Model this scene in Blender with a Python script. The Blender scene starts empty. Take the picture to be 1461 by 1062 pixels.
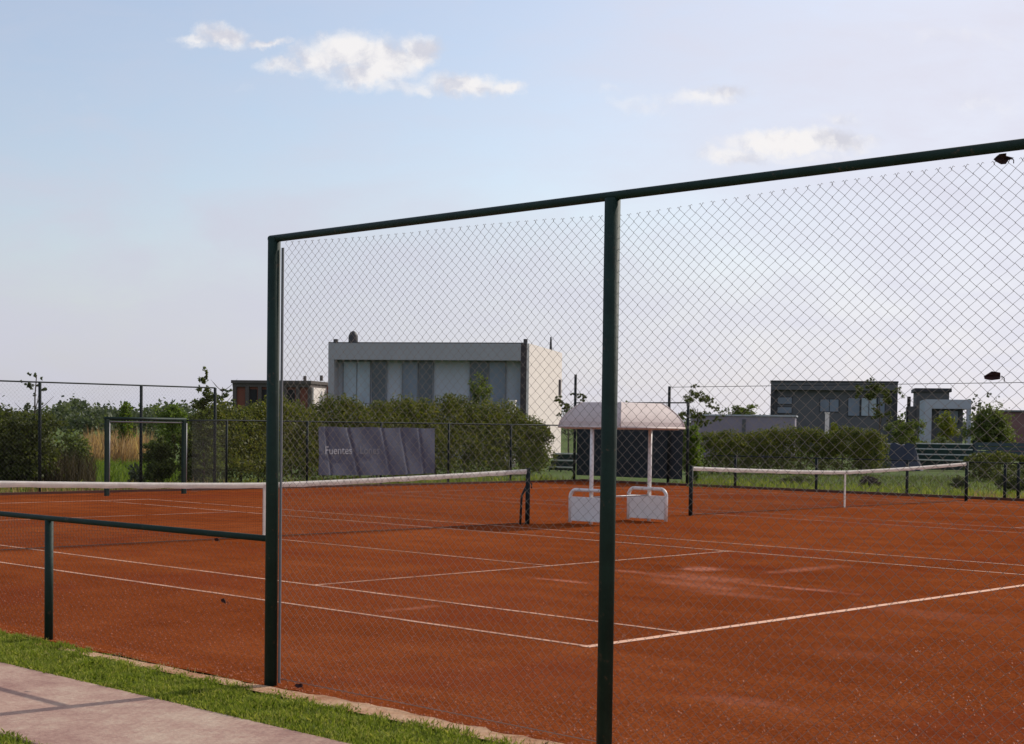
import bpy, math, random
import numpy as np
from mathutils import Vector, Matrix

R = math.radians
random.seed(7)
rng = np.random.default_rng(7)
scn = bpy.context.scene
COL = scn.collection

# ------------------------------------------------------------------ camera
# solved from the court markings: X runs along the court (baseline at 0, net at
# -11.885), Y across it (near doubles sideline at 0), Z up, metres.
FW, FH, FPX, SHY = 1461.0, 1062.0, 2219.04, 154.26
CAM = Vector((8.7944, -10.1234, 1.8965))
yaw, pitch, roll = -0.766441, -0.0346519, 0.0135786
cy, sy, cp, sp = math.cos(yaw), math.sin(yaw), math.cos(pitch), math.sin(pitch)
fwd = Vector((sy * cp, cy * cp, sp))
r0 = Vector((cy, -sy, 0)); u0 = r0.cross(fwd)
rgt = r0 * math.cos(roll) + u0 * math.sin(roll)
up = -r0 * math.sin(roll) + u0 * math.cos(roll)
cam = bpy.data.cameras.new("camera")
camo = bpy.data.objects.new("camera", cam)
COL.objects.link(camo)
camo.matrix_world = Matrix(((rgt.x, up.x, -fwd.x, CAM.x), (rgt.y, up.y, -fwd.y, CAM.y),
                            (rgt.z, up.z, -fwd.z, CAM.z), (0, 0, 0, 1)))
cam.sensor_width = 36
cam.lens = 36 * FPX / FW
cam.shift_y = SHY / FW
cam.clip_end = 6000
scn.camera = camo


def at(px, depth, z=0.0):
    """ground point seen in photo column px, depth metres along the view axis"""
    a = (px - FW / 2) / FPX * depth
    b = (z - CAM.z - fwd.z * depth - rgt.z * a) / up.z
    return CAM + fwd * depth + rgt * a + up * b


def zat(px, py, depth):
    a = (px - FW / 2) / FPX * depth
    b = -(py - FH / 2 - SHY) / FPX * depth
    return (CAM + fwd * depth + rgt * a + up * b).z


def px_of(P):
    d = Vector(P) - CAM
    return FW / 2 + FPX * d.dot(rgt) / d.dot(fwd)


# ------------------------------------------------------------------ sun, sky
SUN_EL = R(34.5)
SUN = Vector((0.116 * math.cos(SUN_EL), 0.9932 * math.cos(SUN_EL), math.sin(SUN_EL)))
sl = bpy.data.lights.new("sun", 'SUN')
sl.energy = 3.4
sl.angle = R(0.6)
sl.color = (1.0, 0.93, 0.82)
so = bpy.data.objects.new("sun", sl)
COL.objects.link(so)
so.rotation_euler = (-SUN).to_track_quat('-Z', 'Y').to_euler()

world = bpy.data.worlds.new("World")
scn.world = world
world.use_nodes = True
wn, wl = world.node_tree.nodes, world.node_tree.links
wn.clear()


def N(tree, typ, **kw):
    n = tree.nodes.new(typ)
    for k, v in kw.items():
        if k.startswith('i_'):
            n.inputs[k[2:].replace('_', ' ')].default_value = v
        else:
            setattr(n, k, v)
    return n


class G:
    """tiny helper for maths in a node tree"""
    def __init__(s, tree): s.t = tree

    def m(s, op, a, b=None, c=None, clamp=False):
        n = s.t.nodes.new('ShaderNodeMath'); n.operation = op; n.use_clamp = clamp
        for i, v in enumerate((a, b, c)):
            if v is None: continue
            if hasattr(v, 'links') or hasattr(v, 'is_linked'): s.t.links.new(v, n.inputs[i])
            else: n.inputs[i].default_value = v
        return n.outputs[0]

    def vm(s, op, a, b=None):
        n = s.t.nodes.new('ShaderNodeVectorMath'); n.operation = op
        for i, v in enumerate((a, b)):
            if v is None: continue
            if hasattr(v, 'is_linked'): s.t.links.new(v, n.inputs[i])
            else: n.inputs[i].default_value = v
        return n.outputs['Value'] if op in ('DOT_PRODUCT', 'LENGTH') else n.outputs[0]

    def mix(s, fac, a, b, typ='MIX'):
        n = s.t.nodes.new('ShaderNodeMix'); n.data_type = 'RGBA'; n.blend_type = typ
        for sock, v in ((n.inputs[0], fac), (n.inputs[6], a), (n.inputs[7], b)):
            if hasattr(v, 'is_linked'): s.t.links.new(v, sock)
            elif isinstance(v, (int, float)): sock.default_value = v
            else: sock.default_value = (*v, 1)[:4]
        return n.outputs[2]

    def noise(s, vec, scale, detail=3, rough=0.55, dist=0.0):
        n = s.t.nodes.new('ShaderNodeTexNoise')
        n.inputs['Scale'].default_value = scale; n.inputs['Detail'].default_value = detail
        n.inputs['Roughness'].default_value = rough; n.inputs['Distortion'].default_value = dist
        if vec is not None: s.t.links.new(vec, n.inputs['Vector'])
        return n.outputs['Fac'], n.outputs['Color']

    def ramp(s, fac, stops, interp='LINEAR'):
        n = s.t.nodes.new('ShaderNodeValToRGB'); n.color_ramp.interpolation = interp
        e = n.color_ramp.elements
        while len(e) < len(stops): e.new(0.5)
        for el, (p, c) in zip(e, stops):
            el.position = p
            el.color = (*c, 1)[:4] if not isinstance(c, (int, float)) else (c, c, c, 1)
        s.t.links.new(fac, n.inputs[0])
        return n.outputs[0]

    def smooth(s, v, lo, hi):
        n = s.t.nodes.new('ShaderNodeMapRange'); n.interpolation_type = 'SMOOTHSTEP'
        s.t.links.new(v, n.inputs[0]); n.inputs[1].default_value = lo; n.inputs[2].default_value = hi
        return n.outputs[0]


def build_sky():
    t = world.node_tree; g = G(t)
    out = N(t, 'ShaderNodeOutputWorld'); bg = N(t, 'ShaderNodeBackground')
    t.links.new(bg.outputs[0], out.inputs[0])
    bg.inputs['Strength'].default_value = 0.1
    sky = N(t, 'ShaderNodeTexSky', sky_type='NISHITA', sun_disc=False, sun_elevation=SUN_EL,
            sun_rotation=math.atan2(SUN.x, SUN.y), air_density=1.0, dust_density=1.6, ozone_density=1.2)
    d = N(t, 'ShaderNodeTexCoord').outputs['Generated']
    # compass bearing plane: tan offsets round the north-west sky where the clouds stand
    e0 = Vector((-0.694, 0.72, 0)).normalized(); e1 = Vector((0.72, 0.694, 0)).normalized()
    w = g.m('MAXIMUM', g.vm('DOT_PRODUCT', d, tuple(e0)), 0.05)
    u = g.m('DIVIDE', g.vm('DOT_PRODUCT', d, tuple(e1)), w)
    sep = N(t, 'ShaderNodeSeparateXYZ'); t.links.new(d, sep.inputs[0])
    v = g.m('DIVIDE', sep.outputs[2], w)
    comb = N(t, 'ShaderNodeCombineXYZ'); t.links.new(u, comb.inputs[0]); t.links.new(v, comb.inputs[1])
    uv = comb.outputs[0]

    def U(px): return (px - FW / 2) / FPX
    def V(px, py): return (608 + (px - 730) * 0.0136 - py) / FPX
    # warp the cloud shapes with billowy noise
    _, nc = g.noise(uv, 26, 6, 0.6)
    _, nc2 = g.noise(uv, 90, 5, 0.65)
    wv = g.vm('ADD', g.vm('MULTIPLY', g.vm('SUBTRACT', nc, (0.5, 0.5, 0.5)), (0.030, 0.022, 0)), g.vm('MULTIPLY', g.vm('SUBTRACT', nc2, (0.5, 0.5, 0.5)), (0.012, 0.010, 0)))
    uvw = g.vm('ADD', uv, wv)
    blobs = [(318, 56, 38, 18, 1.05), (283, 64, 34, 9, .75), (378, 68, 44, 7, .75), (300, 72, 50, 6, .5),
             (495, 80, 56, 30, 1.15), (450, 92, 50, 24, .95), (545, 90, 54, 32, 1.15), (590, 80, 34, 25, 1.15),
             (400, 100, 42, 13, .8), (520, 114, 62, 20, .95), (560, 128, 56, 14, .6),
             (655, 126, 54, 18, 1.0), (708, 126, 30, 13, .9), (600, 132, 40, 9, .6),
             (1000, 142, 66, 16, .7), (1030, 134, 46, 13, .85), (900, 152, 50, 16, .35), (860, 132, 26, 9, .3),
             (1110, 206, 80, 17, 1.2), (1180, 204, 62, 17, 1.1), (1050, 222, 66, 16, .8), (1130, 226, 110, 14, .45),
             (1200, 172, 34, 12, .5), (410, 190, 20, 6, .25), (340, 128, 22, 6, .2), (668, 12, 14, 5, .2),
             (1350, 60, 120, 20, .25), (1400, 150, 90, 22, .3)]
    dens = None
    for px, py, a, b, k in blobs:
        c = (U(px), V(px, py), 0)
        q = g.vm('MULTIPLY', g.vm('SUBTRACT', uvw, c), (FPX / a, FPX / b, 0))
        l = g.vm('LENGTH', q)
        f = g.m('MULTIPLY', g.m('SUBTRACT', 1.35, l, clamp=True), k)
        dens = f if dens is None else g.m('MAXIMUM', dens, f)
    nf, _ = g.noise(uv, 60, 7, 0.62)
    nb, _ = g.noise(uv, 16, 5, 0.6)
    dens = g.m('ADD', dens, g.m('MULTIPLY', g.m('SUBTRACT', nf, 0.52), 0.75))
    dens = g.m('ADD', dens, g.m('MULTIPLY', g.m('SUBTRACT', nb, 0.52), 0.5))
    cl = g.smooth(dens, 0.06, 1.05)
    # thin high veil: low in the west and all over towards the sun
    vm1 = N(t, 'ShaderNodeMapping'); vm1.inputs['Scale'].default_value = (2.2, 6.0, 1); vm1.inputs['Rotation'].default_value = (0, 0, R(-14))
    t.links.new(uv, vm1.inputs[0])
    nv, _ = g.noise(vm1.outputs[0], 2.4, 6, 0.55, 0.6)
    nv2, _ = g.noise(vm1.outputs[0], 7, 5, 0.6, 0.4)
    low = g.smooth(g.m('ADD', g.m('ADD', g.m('MULTIPLY', v, -1.0), g.m('MULTIPLY', u, 0.05)), g.m('MULTIPLY', g.m('SUBTRACT', nv, 0.5), 0.30)), -0.195, -0.085)
    right = g.smooth(g.m('ADD', g.m('ADD', u, g.m('MULTIPLY', v, -0.1)), g.m('MULTIPLY', g.m('SUBTRACT', nv, 0.5), 0.38)), -0.10, 0.28)
    veil = g.m('MAXIMUM', g.m('MULTIPLY', low, 0.72), g.m('MULTIPLY', right, 0.82))
    veil = g.m('ADD', g.m('ADD', g.m('MULTIPLY', veil, 0.68), 0.33), g.m('MULTIPLY', g.m('SUBTRACT', nv2, 0.5), 0.40), clamp=True)
    base = g.mix(1.0, sky.outputs[0], SKY_TINT, 'MULTIPLY')
    # veil brightness grows towards the sun's side
    vb = g.mix(g.smooth(u, -0.3, 0.3), VEIL_L, VEIL_R)
    c1 = g.mix(veil, base, vb)
    shade, _ = g.noise(uvw, 30, 5, 0.6)
    cc = g.mix(g.smooth(g.m('ADD', shade, g.m('MULTIPLY', g.m('SUBTRACT', nf, .5), .5)), 0.34, 0.60), CLOUD_D, CLOUD_L)
    c2 = g.mix(g.m('MULTIPLY', cl, 0.92), c1, cc)
    t.links.new(c2, bg.inputs['Color'])


SKY_TINT = (1.5, 1.5, 1.5)
VEIL_L = (6.1, 6.15, 7.2)
VEIL_R = (7.5, 7.5, 8.6)
CLOUD_D = (6.6, 6.6, 7.3)
CLOUD_L = (9.4, 9.1, 9.0)
build_sky()
scn.view_settings.view_transform = 'Standard'
scn.view_settings.look = 'None'
scn.view_settings.exposure = 0.0
scn.view_settings.gamma = 1.0
scn.render.engine = 'CYCLES'
scn.cycles.max_bounces = 6


# ------------------------------------------------------------------ materials
def newmat(name):
    m = bpy.data.materials.new(name); m.use_nodes = True
    t = m.node_tree; b = t.nodes['Principled BSDF']
    return m, t, b, G(t)


def plain(name, c, rough=0.6, var=0.18, scale=3.0, metal=0.0, bump=0.0, bscale=60, spec=None):
    """a painted or raw surface with wear: the colour wanders a little and the skin is not quite even"""
    m, t, b, g = newmat(name)
    tc = N(t, 'ShaderNodeTexCoord').outputs['Object']
    f, _ = g.noise(tc, scale, 5, 0.6)
    f2, _ = g.noise(tc, scale * 9, 3, 0.6)
    f = g.m('ADD', g.m('MULTIPLY', f, 0.7), g.m('MULTIPLY', f2, 0.3))
    lo = tuple(x * (1 - var) for x in c); hi = tuple(min(1, x * (1 + var)) for x in c)
    t.links.new(g.ramp(f, [(0.3, lo), (0.7, hi)]), b.inputs['Base Color'])
    b.inputs['Roughness'].default_value = rough; b.inputs['Metallic'].default_value = metal
    if spec is not None: b.inputs['Specular IOR Level'].default_value = spec
    if bump:
        fb, _ = g.noise(tc, bscale, 4, 0.6)
        bn = N(t, 'ShaderNodeBump'); bn.inputs['Strength'].default_value = bump; bn.inputs['Distance'].default_value = 0.02
        t.links.new(fb, bn.inputs['Height']); t.links.new(bn.outputs[0], b.inputs['Normal'])
    return m


def leafmat(name, cols, scale=0.6, trans=0.35):
    """leaves: colour differs from leaf to leaf (attribute 'rnd') and from branch to branch"""
    m, t, b, g = newmat(name)
    at_ = N(t, 'ShaderNodeAttribute', attribute_name='rnd')
    tc = N(t, 'ShaderNodeTexCoord').outputs['Object']
    f, _ = g.noise(tc, scale, 3, 0.6)
    k = g.m('ADD', g.m('MULTIPLY', at_.outputs['Fac'], 0.5), g.m('MULTIPLY', f, 0.5))
    n = len(cols)
    c = g.ramp(k, [(0.18 + 0.62 * i / (n - 1), cols[i]) for i in range(n)])
    t.links.new(c, b.inputs['Base Color']); b.inputs['Roughness'].default_value = 0.6
    b.inputs['Specular IOR Level'].default_value = 0.25
    tr = N(t, 'ShaderNodeBsdfTranslucent'); t.links.new(g.mix(1.0, c, (1.25, 1.3, 0.7), 'MULTIPLY'), tr.inputs[0])
    ms = N(t, 'ShaderNodeMixShader'); ms.inputs[0].default_value = trans
    t.links.new(b.outputs[0], ms.inputs[1]); t.links.new(tr.outputs[0], ms.inputs[2])
    t.links.new(ms.outputs[0], t.nodes['Material Output'].inputs[0])
    return m


def clay_colour(t, g, tc):
    big, _ = g.noise(tc, 0.22, 4, 0.6)
    mid, _ = g.noise(tc, 1.3, 6, 0.65)
    fine, _ = g.noise(tc, 20, 5, 0.8)
    # drag-mat streaks along the court
    mp = N(t, 'ShaderNodeMapping'); mp.inputs['Scale'].default_value = (0.18, 2.6, 1); t.links.new(tc, mp.inputs[0])
    st, _ = g.noise(mp.outputs[0], 1.0, 5, 0.6)
    k = g.m('ADD', g.m('ADD', g.m('MULTIPLY', big, 0.28), g.m('MULTIPLY', mid, 0.24)), g.m('ADD', g.m('MULTIPLY', st, 0.18), g.m('MULTIPLY', fine, 0.30)))
    c = g.ramp(k, [(0.38, (0.138, 0.0290, 0.0080)), (0.5, (0.208, 0.0480, 0.0130)), (0.62, (0.292, 0.077, 0.0230))])
    g2, _ = g.noise(tc, 30, 6, 0.85)
    c = g.mix(1.0, c, g.ramp(g2, [(0.37, (0.54, 0.52, 0.50)), (0.5, (1.0, 1.0, 1.0)), (0.62, (1.48, 1.55, 1.62))]), 'MULTIPLY')
    # loose crumbs of brick dust
    sp, _ = g.noise(tc, 38, 2, 0.7)
    c = g.mix(g.m('MULTIPLY', g.smooth(sp, 0.60, 0.74), 0.6), c, (0.40, 0.105, 0.030))
    # damp violet patches
    dp, _ = g.noise(tc, 0.35, 3, 0.5, 0.5)
    c = g.mix(g.m('MULTIPLY', g.smooth(dp, 0.5, 0.68), 0.40), c, (0.17, 0.031, 0.014))
    return c, fine, mid


def mat_clay():
    m, t, b, g = newmat('red_clay')
    tc = N(t, 'ShaderNodeTexCoord').outputs['Object']
    c, fine, mid = clay_colour(t, g, tc)
    # pale scuffs where players slide, round the service boxes
    for (x, y, a, bb, k) in ((-3.9, 6.8, .42, .36, 1.0), (-3.1, 5.8, 1.0, .5, .6), (-1.6, 5.65, .9, .16, .9), (-3.0, 7.96, .22, 1.1, .6), (-4.02, 4.1, .7, .13, .9),
                             (-2.6, 5.0, 1.1, .4, .5), (-3.05, .74, .12, .5, .6), (2.5, -1.2, .5, .22, .3), (.7, 4.6, 1.2, .5, .2), (-4.25, 5.7, .5, .2, .6), (-1.7, 4.5, .9, .25, .4), (1.9, 1.4, .8, .3, .12)):
        q = g.vm('MULTIPLY', g.vm('SUBTRACT', tc, (x, y, 0)), (1 / a, 1 / bb, 0))
        _, wc = g.noise(tc, 3.5, 5, 0.65)
        q = g.vm('ADD', q, g.vm('MULTIPLY', g.vm('SUBTRACT', wc, (.5, .5, .5)), (2.2, 2.2, 0)))
        f = g.m('MULTIPLY', g.smooth(g.vm('LENGTH', q), 1.15, 0.15), g.m('MULTIPLY', g.smooth(fine, .34, .58), k))
        c = g.mix(f, c, (0.50, 0.19, 0.12))
    t.links.new(c, b.inputs['Base Color'])
    b.inputs['Roughness'].default_value = 1.0; b.inputs['Specular IOR Level'].default_value = 0.0
    f3, _ = g.noise(tc, 60, 5, 0.75)
    h = g.m('ADD', g.m('MULTIPLY', mid, 1.2), g.m('ADD', g.m('MULTIPLY', fine, 0.5), g.m('MULTIPLY', f3, 0.35)))
    bn = N(t, 'ShaderNodeBump'); bn.inputs['Strength'].default_value = 0.8; bn.inputs['Distance'].default_value = 0.035
    t.links.new(h, bn.inputs['Height']); t.links.new(bn.outputs[0], b.inputs['Normal'])
    return m


def mat_line(bright):
    m, t, b, g = newmat('court_line_paint')
    tc = N(t, 'ShaderNodeTexCoord').outputs['Object']
    c, fine, mid = clay_colour(t, g, tc)
    f, _ = g.noise(tc, 5, 6, 0.7)
    f2, _ = g.noise(tc, 1.1, 3, 0.6)
    k = g.smooth(g.m('ADD', g.m('MULTIPLY', f, 0.6), g.m('MULTIPLY', f2, 0.4)), 0.34 - 0.16 * bright, 0.66 - 0.12 * bright)
    c = g.mix(g.m('MULTIPLY', k, 0.55 + 0.4 * bright), c, (0.74, 0.42, 0.27))
    t.links.new(c, b.inputs['Base Color']); b.inputs['Roughness'].default_value = 0.85
    return m


def mat_ground(name, stops, scale=0.15, fine=6.0, bump=0.4):
    m, t, b, g = newmat(name)
    tc = N(t, 'ShaderNodeTexCoord').outputs['Object']
    f1, _ = g.noise(tc, scale, 5, 0.6); f2, _ = g.noise(tc, fine, 5, 0.7); f3, _ = g.noise(tc, fine * 6, 3, 0.7)
    k = g.m('ADD', g.m('ADD', g.m('MULTIPLY', f1, 0.45), g.m('MULTIPLY', f2, 0.33)), g.m('MULTIPLY', f3, 0.22))
    t.links.new(g.ramp(k, stops), b.inputs['Base Color'])
    b.inputs['Roughness'].default_value = 0.95; b.inputs['Specular IOR Level'].default_value = 0.1
    bn = N(t, 'ShaderNodeBump'); bn.inputs['Strength'].default_value = bump; bn.inputs['Distance'].default_value = 0.05
    t.links.new(g.m('ADD', f2, f3), bn.inputs['Height']); t.links.new(bn.outputs[0], b.inputs['Normal'])
    return m


def mat_brick():
    m, t, b, g = newmat('hollow_red_brick')
    tc = N(t, 'ShaderNodeTexCoord').outputs['Object']
    sep = N(t, 'ShaderNodeSeparateXYZ'); t.links.new(tc, sep.inputs[0])
    cb = N(t, 'ShaderNodeCombineXYZ'); t.links.new(g.m('ADD', sep.outputs[0], sep.outputs[1]), cb.inputs[0]); t.links.new(sep.outputs[2], cb.inputs[1])
    br = N(t, 'ShaderNodeTexBrick'); t.links.new(cb.outputs[0], br.inputs['Vector'])
    br.inputs['Color1'].default_value = (0.20, 0.050, 0.030, 1); br.inputs['Color2'].default_value = (0.19, 0.06, 0.034, 1)
    br.inputs['Mortar'].default_value = (0.14, 0.095, 0.075, 1); br.inputs['Scale'].default_value = 3.0
    t.links.new(br.outputs[0], b.inputs['Base Color']); b.inputs['Roughness'].default_value = 0.9
    return m


def mat_glass(name, c, rough=0.08):
    m, t, b, g = newmat(name)
    tc = N(t, 'ShaderNodeTexCoord').outputs['Object']
    f, _ = g.noise(tc, 0.7, 3, 0.5)
    t.links.new(g.ramp(f, [(0.3, tuple(x * .8 for x in c)), (0.7, tuple(x * 1.2 for x in c))]), b.inputs['Base Color'])
    b.inputs['Roughness'].default_value = rough; b.inputs['Specular IOR Level'].default_value = 0.6
    return m


def translucent(m, c, fac):
    t = m.node_tree; b = t.nodes['Principled BSDF']
    tr = N(t, 'ShaderNodeBsdfTranslucent'); tr.inputs[0].default_value = (*c, 1)
    ms = N(t, 'ShaderNodeMixShader'); ms.inputs[0].default_value = fac
    t.links.new(b.outputs[0], ms.inputs[1]); t.links.new(tr.outputs[0], ms.inputs[2])
    t.links.new(ms.outputs[0], t.nodes['Material Output'].inputs[0])
    return m


M = {}
M['clay'] = mat_clay()
M['line'] = mat_line(1.0); M['line_worn'] = mat_line(0.40); M['line_faint'] = mat_line(0.0)
M['meadow'] = mat_ground('meadow_grass', [(0.34, (0.040, 0.062, 0.014)), (0.5, (0.080, 0.118, 0.024)), (0.66, (0.15, 0.165, 0.050))], 0.09, 2.5)
M['turf'] = mat_ground('verge_turf', [(0.36, (0.050, 0.070, 0.012)), (0.5, (0.10, 0.125, 0.022)), (0.64, (0.17, 0.165, 0.05))], 0.8, 9)
M['drygrass_ground'] = mat_ground('dry_grass_ground', [(0.36, (0.12, 0.10, 0.045)), (0.5, (0.22, 0.19, 0.09)), (0.66, (0.38, 0.33, 0.19))], 0.5, 5)
M['concrete'] = mat_ground('pinkish_concrete', [(0.40, (0.31, 0.180, 0.145)), (0.5, (0.41, 0.265, 0.205)), (0.60, (0.50, 0.375, 0.28))], 0.9, 6, 0.15)
M['sand'] = mat_ground('dry_sand', [(0.40, (0.33, 0.15, 0.075)), (0.5, (0.50, 0.29, 0.17)), (0.62, (0.62, 0.43, 0.28))], 2.5, 14)
M['green_paint'] = plain('dark_green_enamel', (0.010, 0.026, 0.019), 0.62, 0.35, 6, bump=0.08, bscale=40)
def rusty(m):
    t = m.node_tree; b = t.nodes['Principled BSDF']; g = G(t); tc = N(t, 'ShaderNodeTexCoord').outputs['Object']
    src = b.inputs['Base Color'].links[0].from_socket
    f, _ = g.noise(tc, 9, 6, 0.7); f2, _ = g.noise(tc, 45, 4, 0.7)
    k = g.smooth(g.m('ADD', g.m('MULTIPLY', f, .6), g.m('MULTIPLY', f2, .4)), .57, .66)
    t.links.new(g.mix(g.m('MULTIPLY', k, .8), src, (0.10, 0.062, 0.040)), b.inputs['Base Color'])
    b.inputs['Specular IOR Level'].default_value = .25
rusty(M['green_paint'])
M['green_paint_old'] = plain('faded_green_enamel', (0.010, 0.016, 0.016), 0.7, 0.35, 5, spec=.2)
M['wire'] = plain('galvanised_wire', (0.27, 0.215, 0.18), 0.7, 0.15, 8, metal=0.0)
M['far_wire'] = plain('weathered_wire', (0.13, 0.125, 0.115), 0.6, 0.2, 8, metal=0.2)
M['bar'] = plain('galvanised_bar', (0.30, 0.29, 0.30), 0.5, 0.15, 8, metal=0.4)
M['white_paint'] = plain('white_enamel', (0.78, 0.76, 0.73), 0.4, 0.08, 4)
M['white_tape'] = translucent(plain('white_net_tape', (0.80, 0.76, 0.70), 0.8, 0.2, 9), (0.85, 0.80, 0.72), .45)
M['net_cord'] = plain('black_net_cord', (0.022, 0.024, 0.020), 0.8, 0.2, 5)
M['canopy'] = translucent(plain('faded_fibreglass', (0.68, 0.58, 0.54), 0.7, 0.10, 3), (0.6, 0.5, 0.46), .2)
M['screen'] = plain('dark_windscreen_cloth', (0.012, 0.020, 0.024), 0.85, 0.3, 2)
M['banner'] = plain('slate_blue_vinyl', (0.066, 0.074, 0.112), 0.65, 0.14, 1.6, bump=0.3, bscale=2.2)
M['banner_text'] = plain('white_print', (0.40, 0.42, 0.45), 0.6, 0.05, 3)
M['banner_text_dim'] = plain('grey_print', (0.16, 0.17, 0.205), 0.6, 0.05, 3)
M['render_grey'] = plain('grey_render', (0.34, 0.33, 0.345), 0.85, 0.07, 0.5)
M['render_pale'] = plain('pale_grey_render', (0.37, 0.385, 0.425), 0.85, 0.06, 0.6)
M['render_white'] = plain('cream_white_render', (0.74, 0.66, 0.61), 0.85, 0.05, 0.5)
M['render_dark'] = plain('charcoal_render', (0.095, 0.094, 0.10), 0.85, 0.12, 0.6)
M['render_dark_band'] = plain('black_fascia', (0.035, 0.034, 0.038), 0.8, 0.15, 0.6)
M['alu'] = plain('grey_window_frame', (0.17, 0.175, 0.19), 0.6, 0.1, 1)
M['brown_wood'] = plain('dark_brown_cladding', (0.045, 0.032, 0.034), 0.7, 0.2, 2)
M['lilac_wall'] = plain('lilac_grey_plaster', (0.23, 0.20, 0.25), 0.9, 0.10, 0.8)
M['brick'] = mat_brick()
M['raw_concrete'] = plain('raw_concrete', (0.085, 0.07, 0.062), 0.9, 0.2, 1)
M['glass_pale'] = mat_glass('pale_curtained_glass', (0.30, 0.345, 0.39), 0.35)
M['glass_mid'] = mat_glass('blue_grey_glass', (0.13, 0.155, 0.20), 0.3)
M['glass_dark'] = mat_glass('dark_glass', (0.055, 0.065, 0.085), 0.25)
M['void'] = plain('dark_interior', (0.02, 0.018, 0.018), 0.9, 0.2, 1)
M['crumb'] = leafmat('brick_dust_crumbs', [(0.18, 0.036, 0.012), (0.28, 0.068, 0.024), (0.42, 0.14, 0.065)], 1.0, 0.0)
M['old_wood'] = plain('clay_stained_wood', (0.16, 0.07, 0.045), 0.85, 0.25, 4)
M['kerb'] = plain('clay_stained_kerb', (0.10, 0.035, 0.022), 0.95, 0.3, 2)
M['bark'] = plain('bark', (0.085, 0.065, 0.048), 0.95, 0.3, 6, bump=0.4, bscale=20)
M['tarp'] = plain('navy_tarpaulin', (0.018, 0.024, 0.045), 0.7, 0.25, 1.5, bump=0.5, bscale=3)
M['plank_white'] = plain('weathered_white_plank', (0.50, 0.50, 0.45), 0.7, 0.15, 3)
M['dead_leaf'] = plain('dead_leaf', (0.034, 0.006, 0.006), 0.8, 0.3, 30)
M['black_tank'] = plain('black_water_tank', (0.03, 0.027, 0.028), 0.6, 0.2, 2)
M['red_roof'] = plain('dull_red_wall', (0.17, 0.085, 0.085), 0.9, 0.15, 1)
M['L_hedge'] = leafmat('hedge_leaves', [(0.028, 0.038, 0.011), (0.070, 0.086, 0.019), (0.132, 0.138, 0.032), (0.185, 0.168, 0.042)], 0.5, 0.42)
M['L_dark'] = leafmat('dark_leaves', [(0.034, 0.042, 0.015), (0.075, 0.088, 0.022), (0.13, 0.14, 0.036)], 0.7, 0.42)
M['L_mid'] = leafmat('mid_green_leaves', [(0.048, 0.062, 0.018), (0.10, 0.125, 0.032), (0.18, 0.20, 0.058)], 0.6, 0.45)
M['L_bright'] = leafmat('bright_leaves', [(0.055, 0.095, 0.012), (0.12, 0.175, 0.022), (0.20, 0.245, 0.042)], 0.6, 0.45)
M['L_yellow'] = leafmat('yellow_green_leaves', [(0.08, 0.10, 0.012), (0.16, 0.175, 0.020), (0.26, 0.25, 0.035)], 0.6)
M['L_grey'] = leafmat('grey_green_leaves', [(0.05, 0.065, 0.035), (0.11, 0.13, 0.075), (0.20, 0.22, 0.14)], 0.8)
M['L_far'] = leafmat('far_wood_leaves', [(0.050, 0.066, 0.038), (0.085, 0.108, 0.056), (0.13, 0.15, 0.075)], 0.12)
M['L_purple'] = leafmat('purplish_leaves', [(0.025, 0.018, 0.018), (0.055, 0.035, 0.034), (0.09, 0.07, 0.05)], 0.8)
M['L_dry'] = leafmat('dry_stalks', [(0.20, 0.105, 0.055), (0.37, 0.22, 0.12), (0.52, 0.38, 0.22)], 0.3, 0.45)
M['L_brown'] = leafmat('brown_stalks', [(0.030, 0.026, 0.014), (0.065, 0.048, 0.026), (0.13, 0.10, 0.06)], 0.5, 0.3)
M['blade'] = leafmat('grass_blades', [(0.080, 0.112, 0.012), (0.155, 0.20, 0.022), (0.25, 0.285, 0.042), (0.44, 0.40, 0.12)], 2.2, 0.4)
M['blade_dry'] = leafmat('dry_grass_blades', [(0.20, 0.13, 0.06), (0.38, 0.26, 0.13), (0.48, 0.36, 0.20)], 2.0, 0.3)


# ------------------------------------------------------------------ mesh helpers
def link(o, parent=None):
    COL.objects.link(o)
    if parent is not None: o.parent = parent
    return o


def tag(o, label=None, cat=None, group=None, kind=None):
    if label: o['label'] = label
    if cat: o['category'] = cat
    if group: o['group'] = group
    if kind: o['kind'] = kind
    return o


def thing(name, label, cat, loc=(0, 0, 0), rz=0.0, group=None):
    o = bpy.data.objects.new(name, None); o.empty_display_size = 0.2
    o.location = loc; o.rotation_euler = (0, 0, rz)
    return tag(link(o), label, cat, group)


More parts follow.
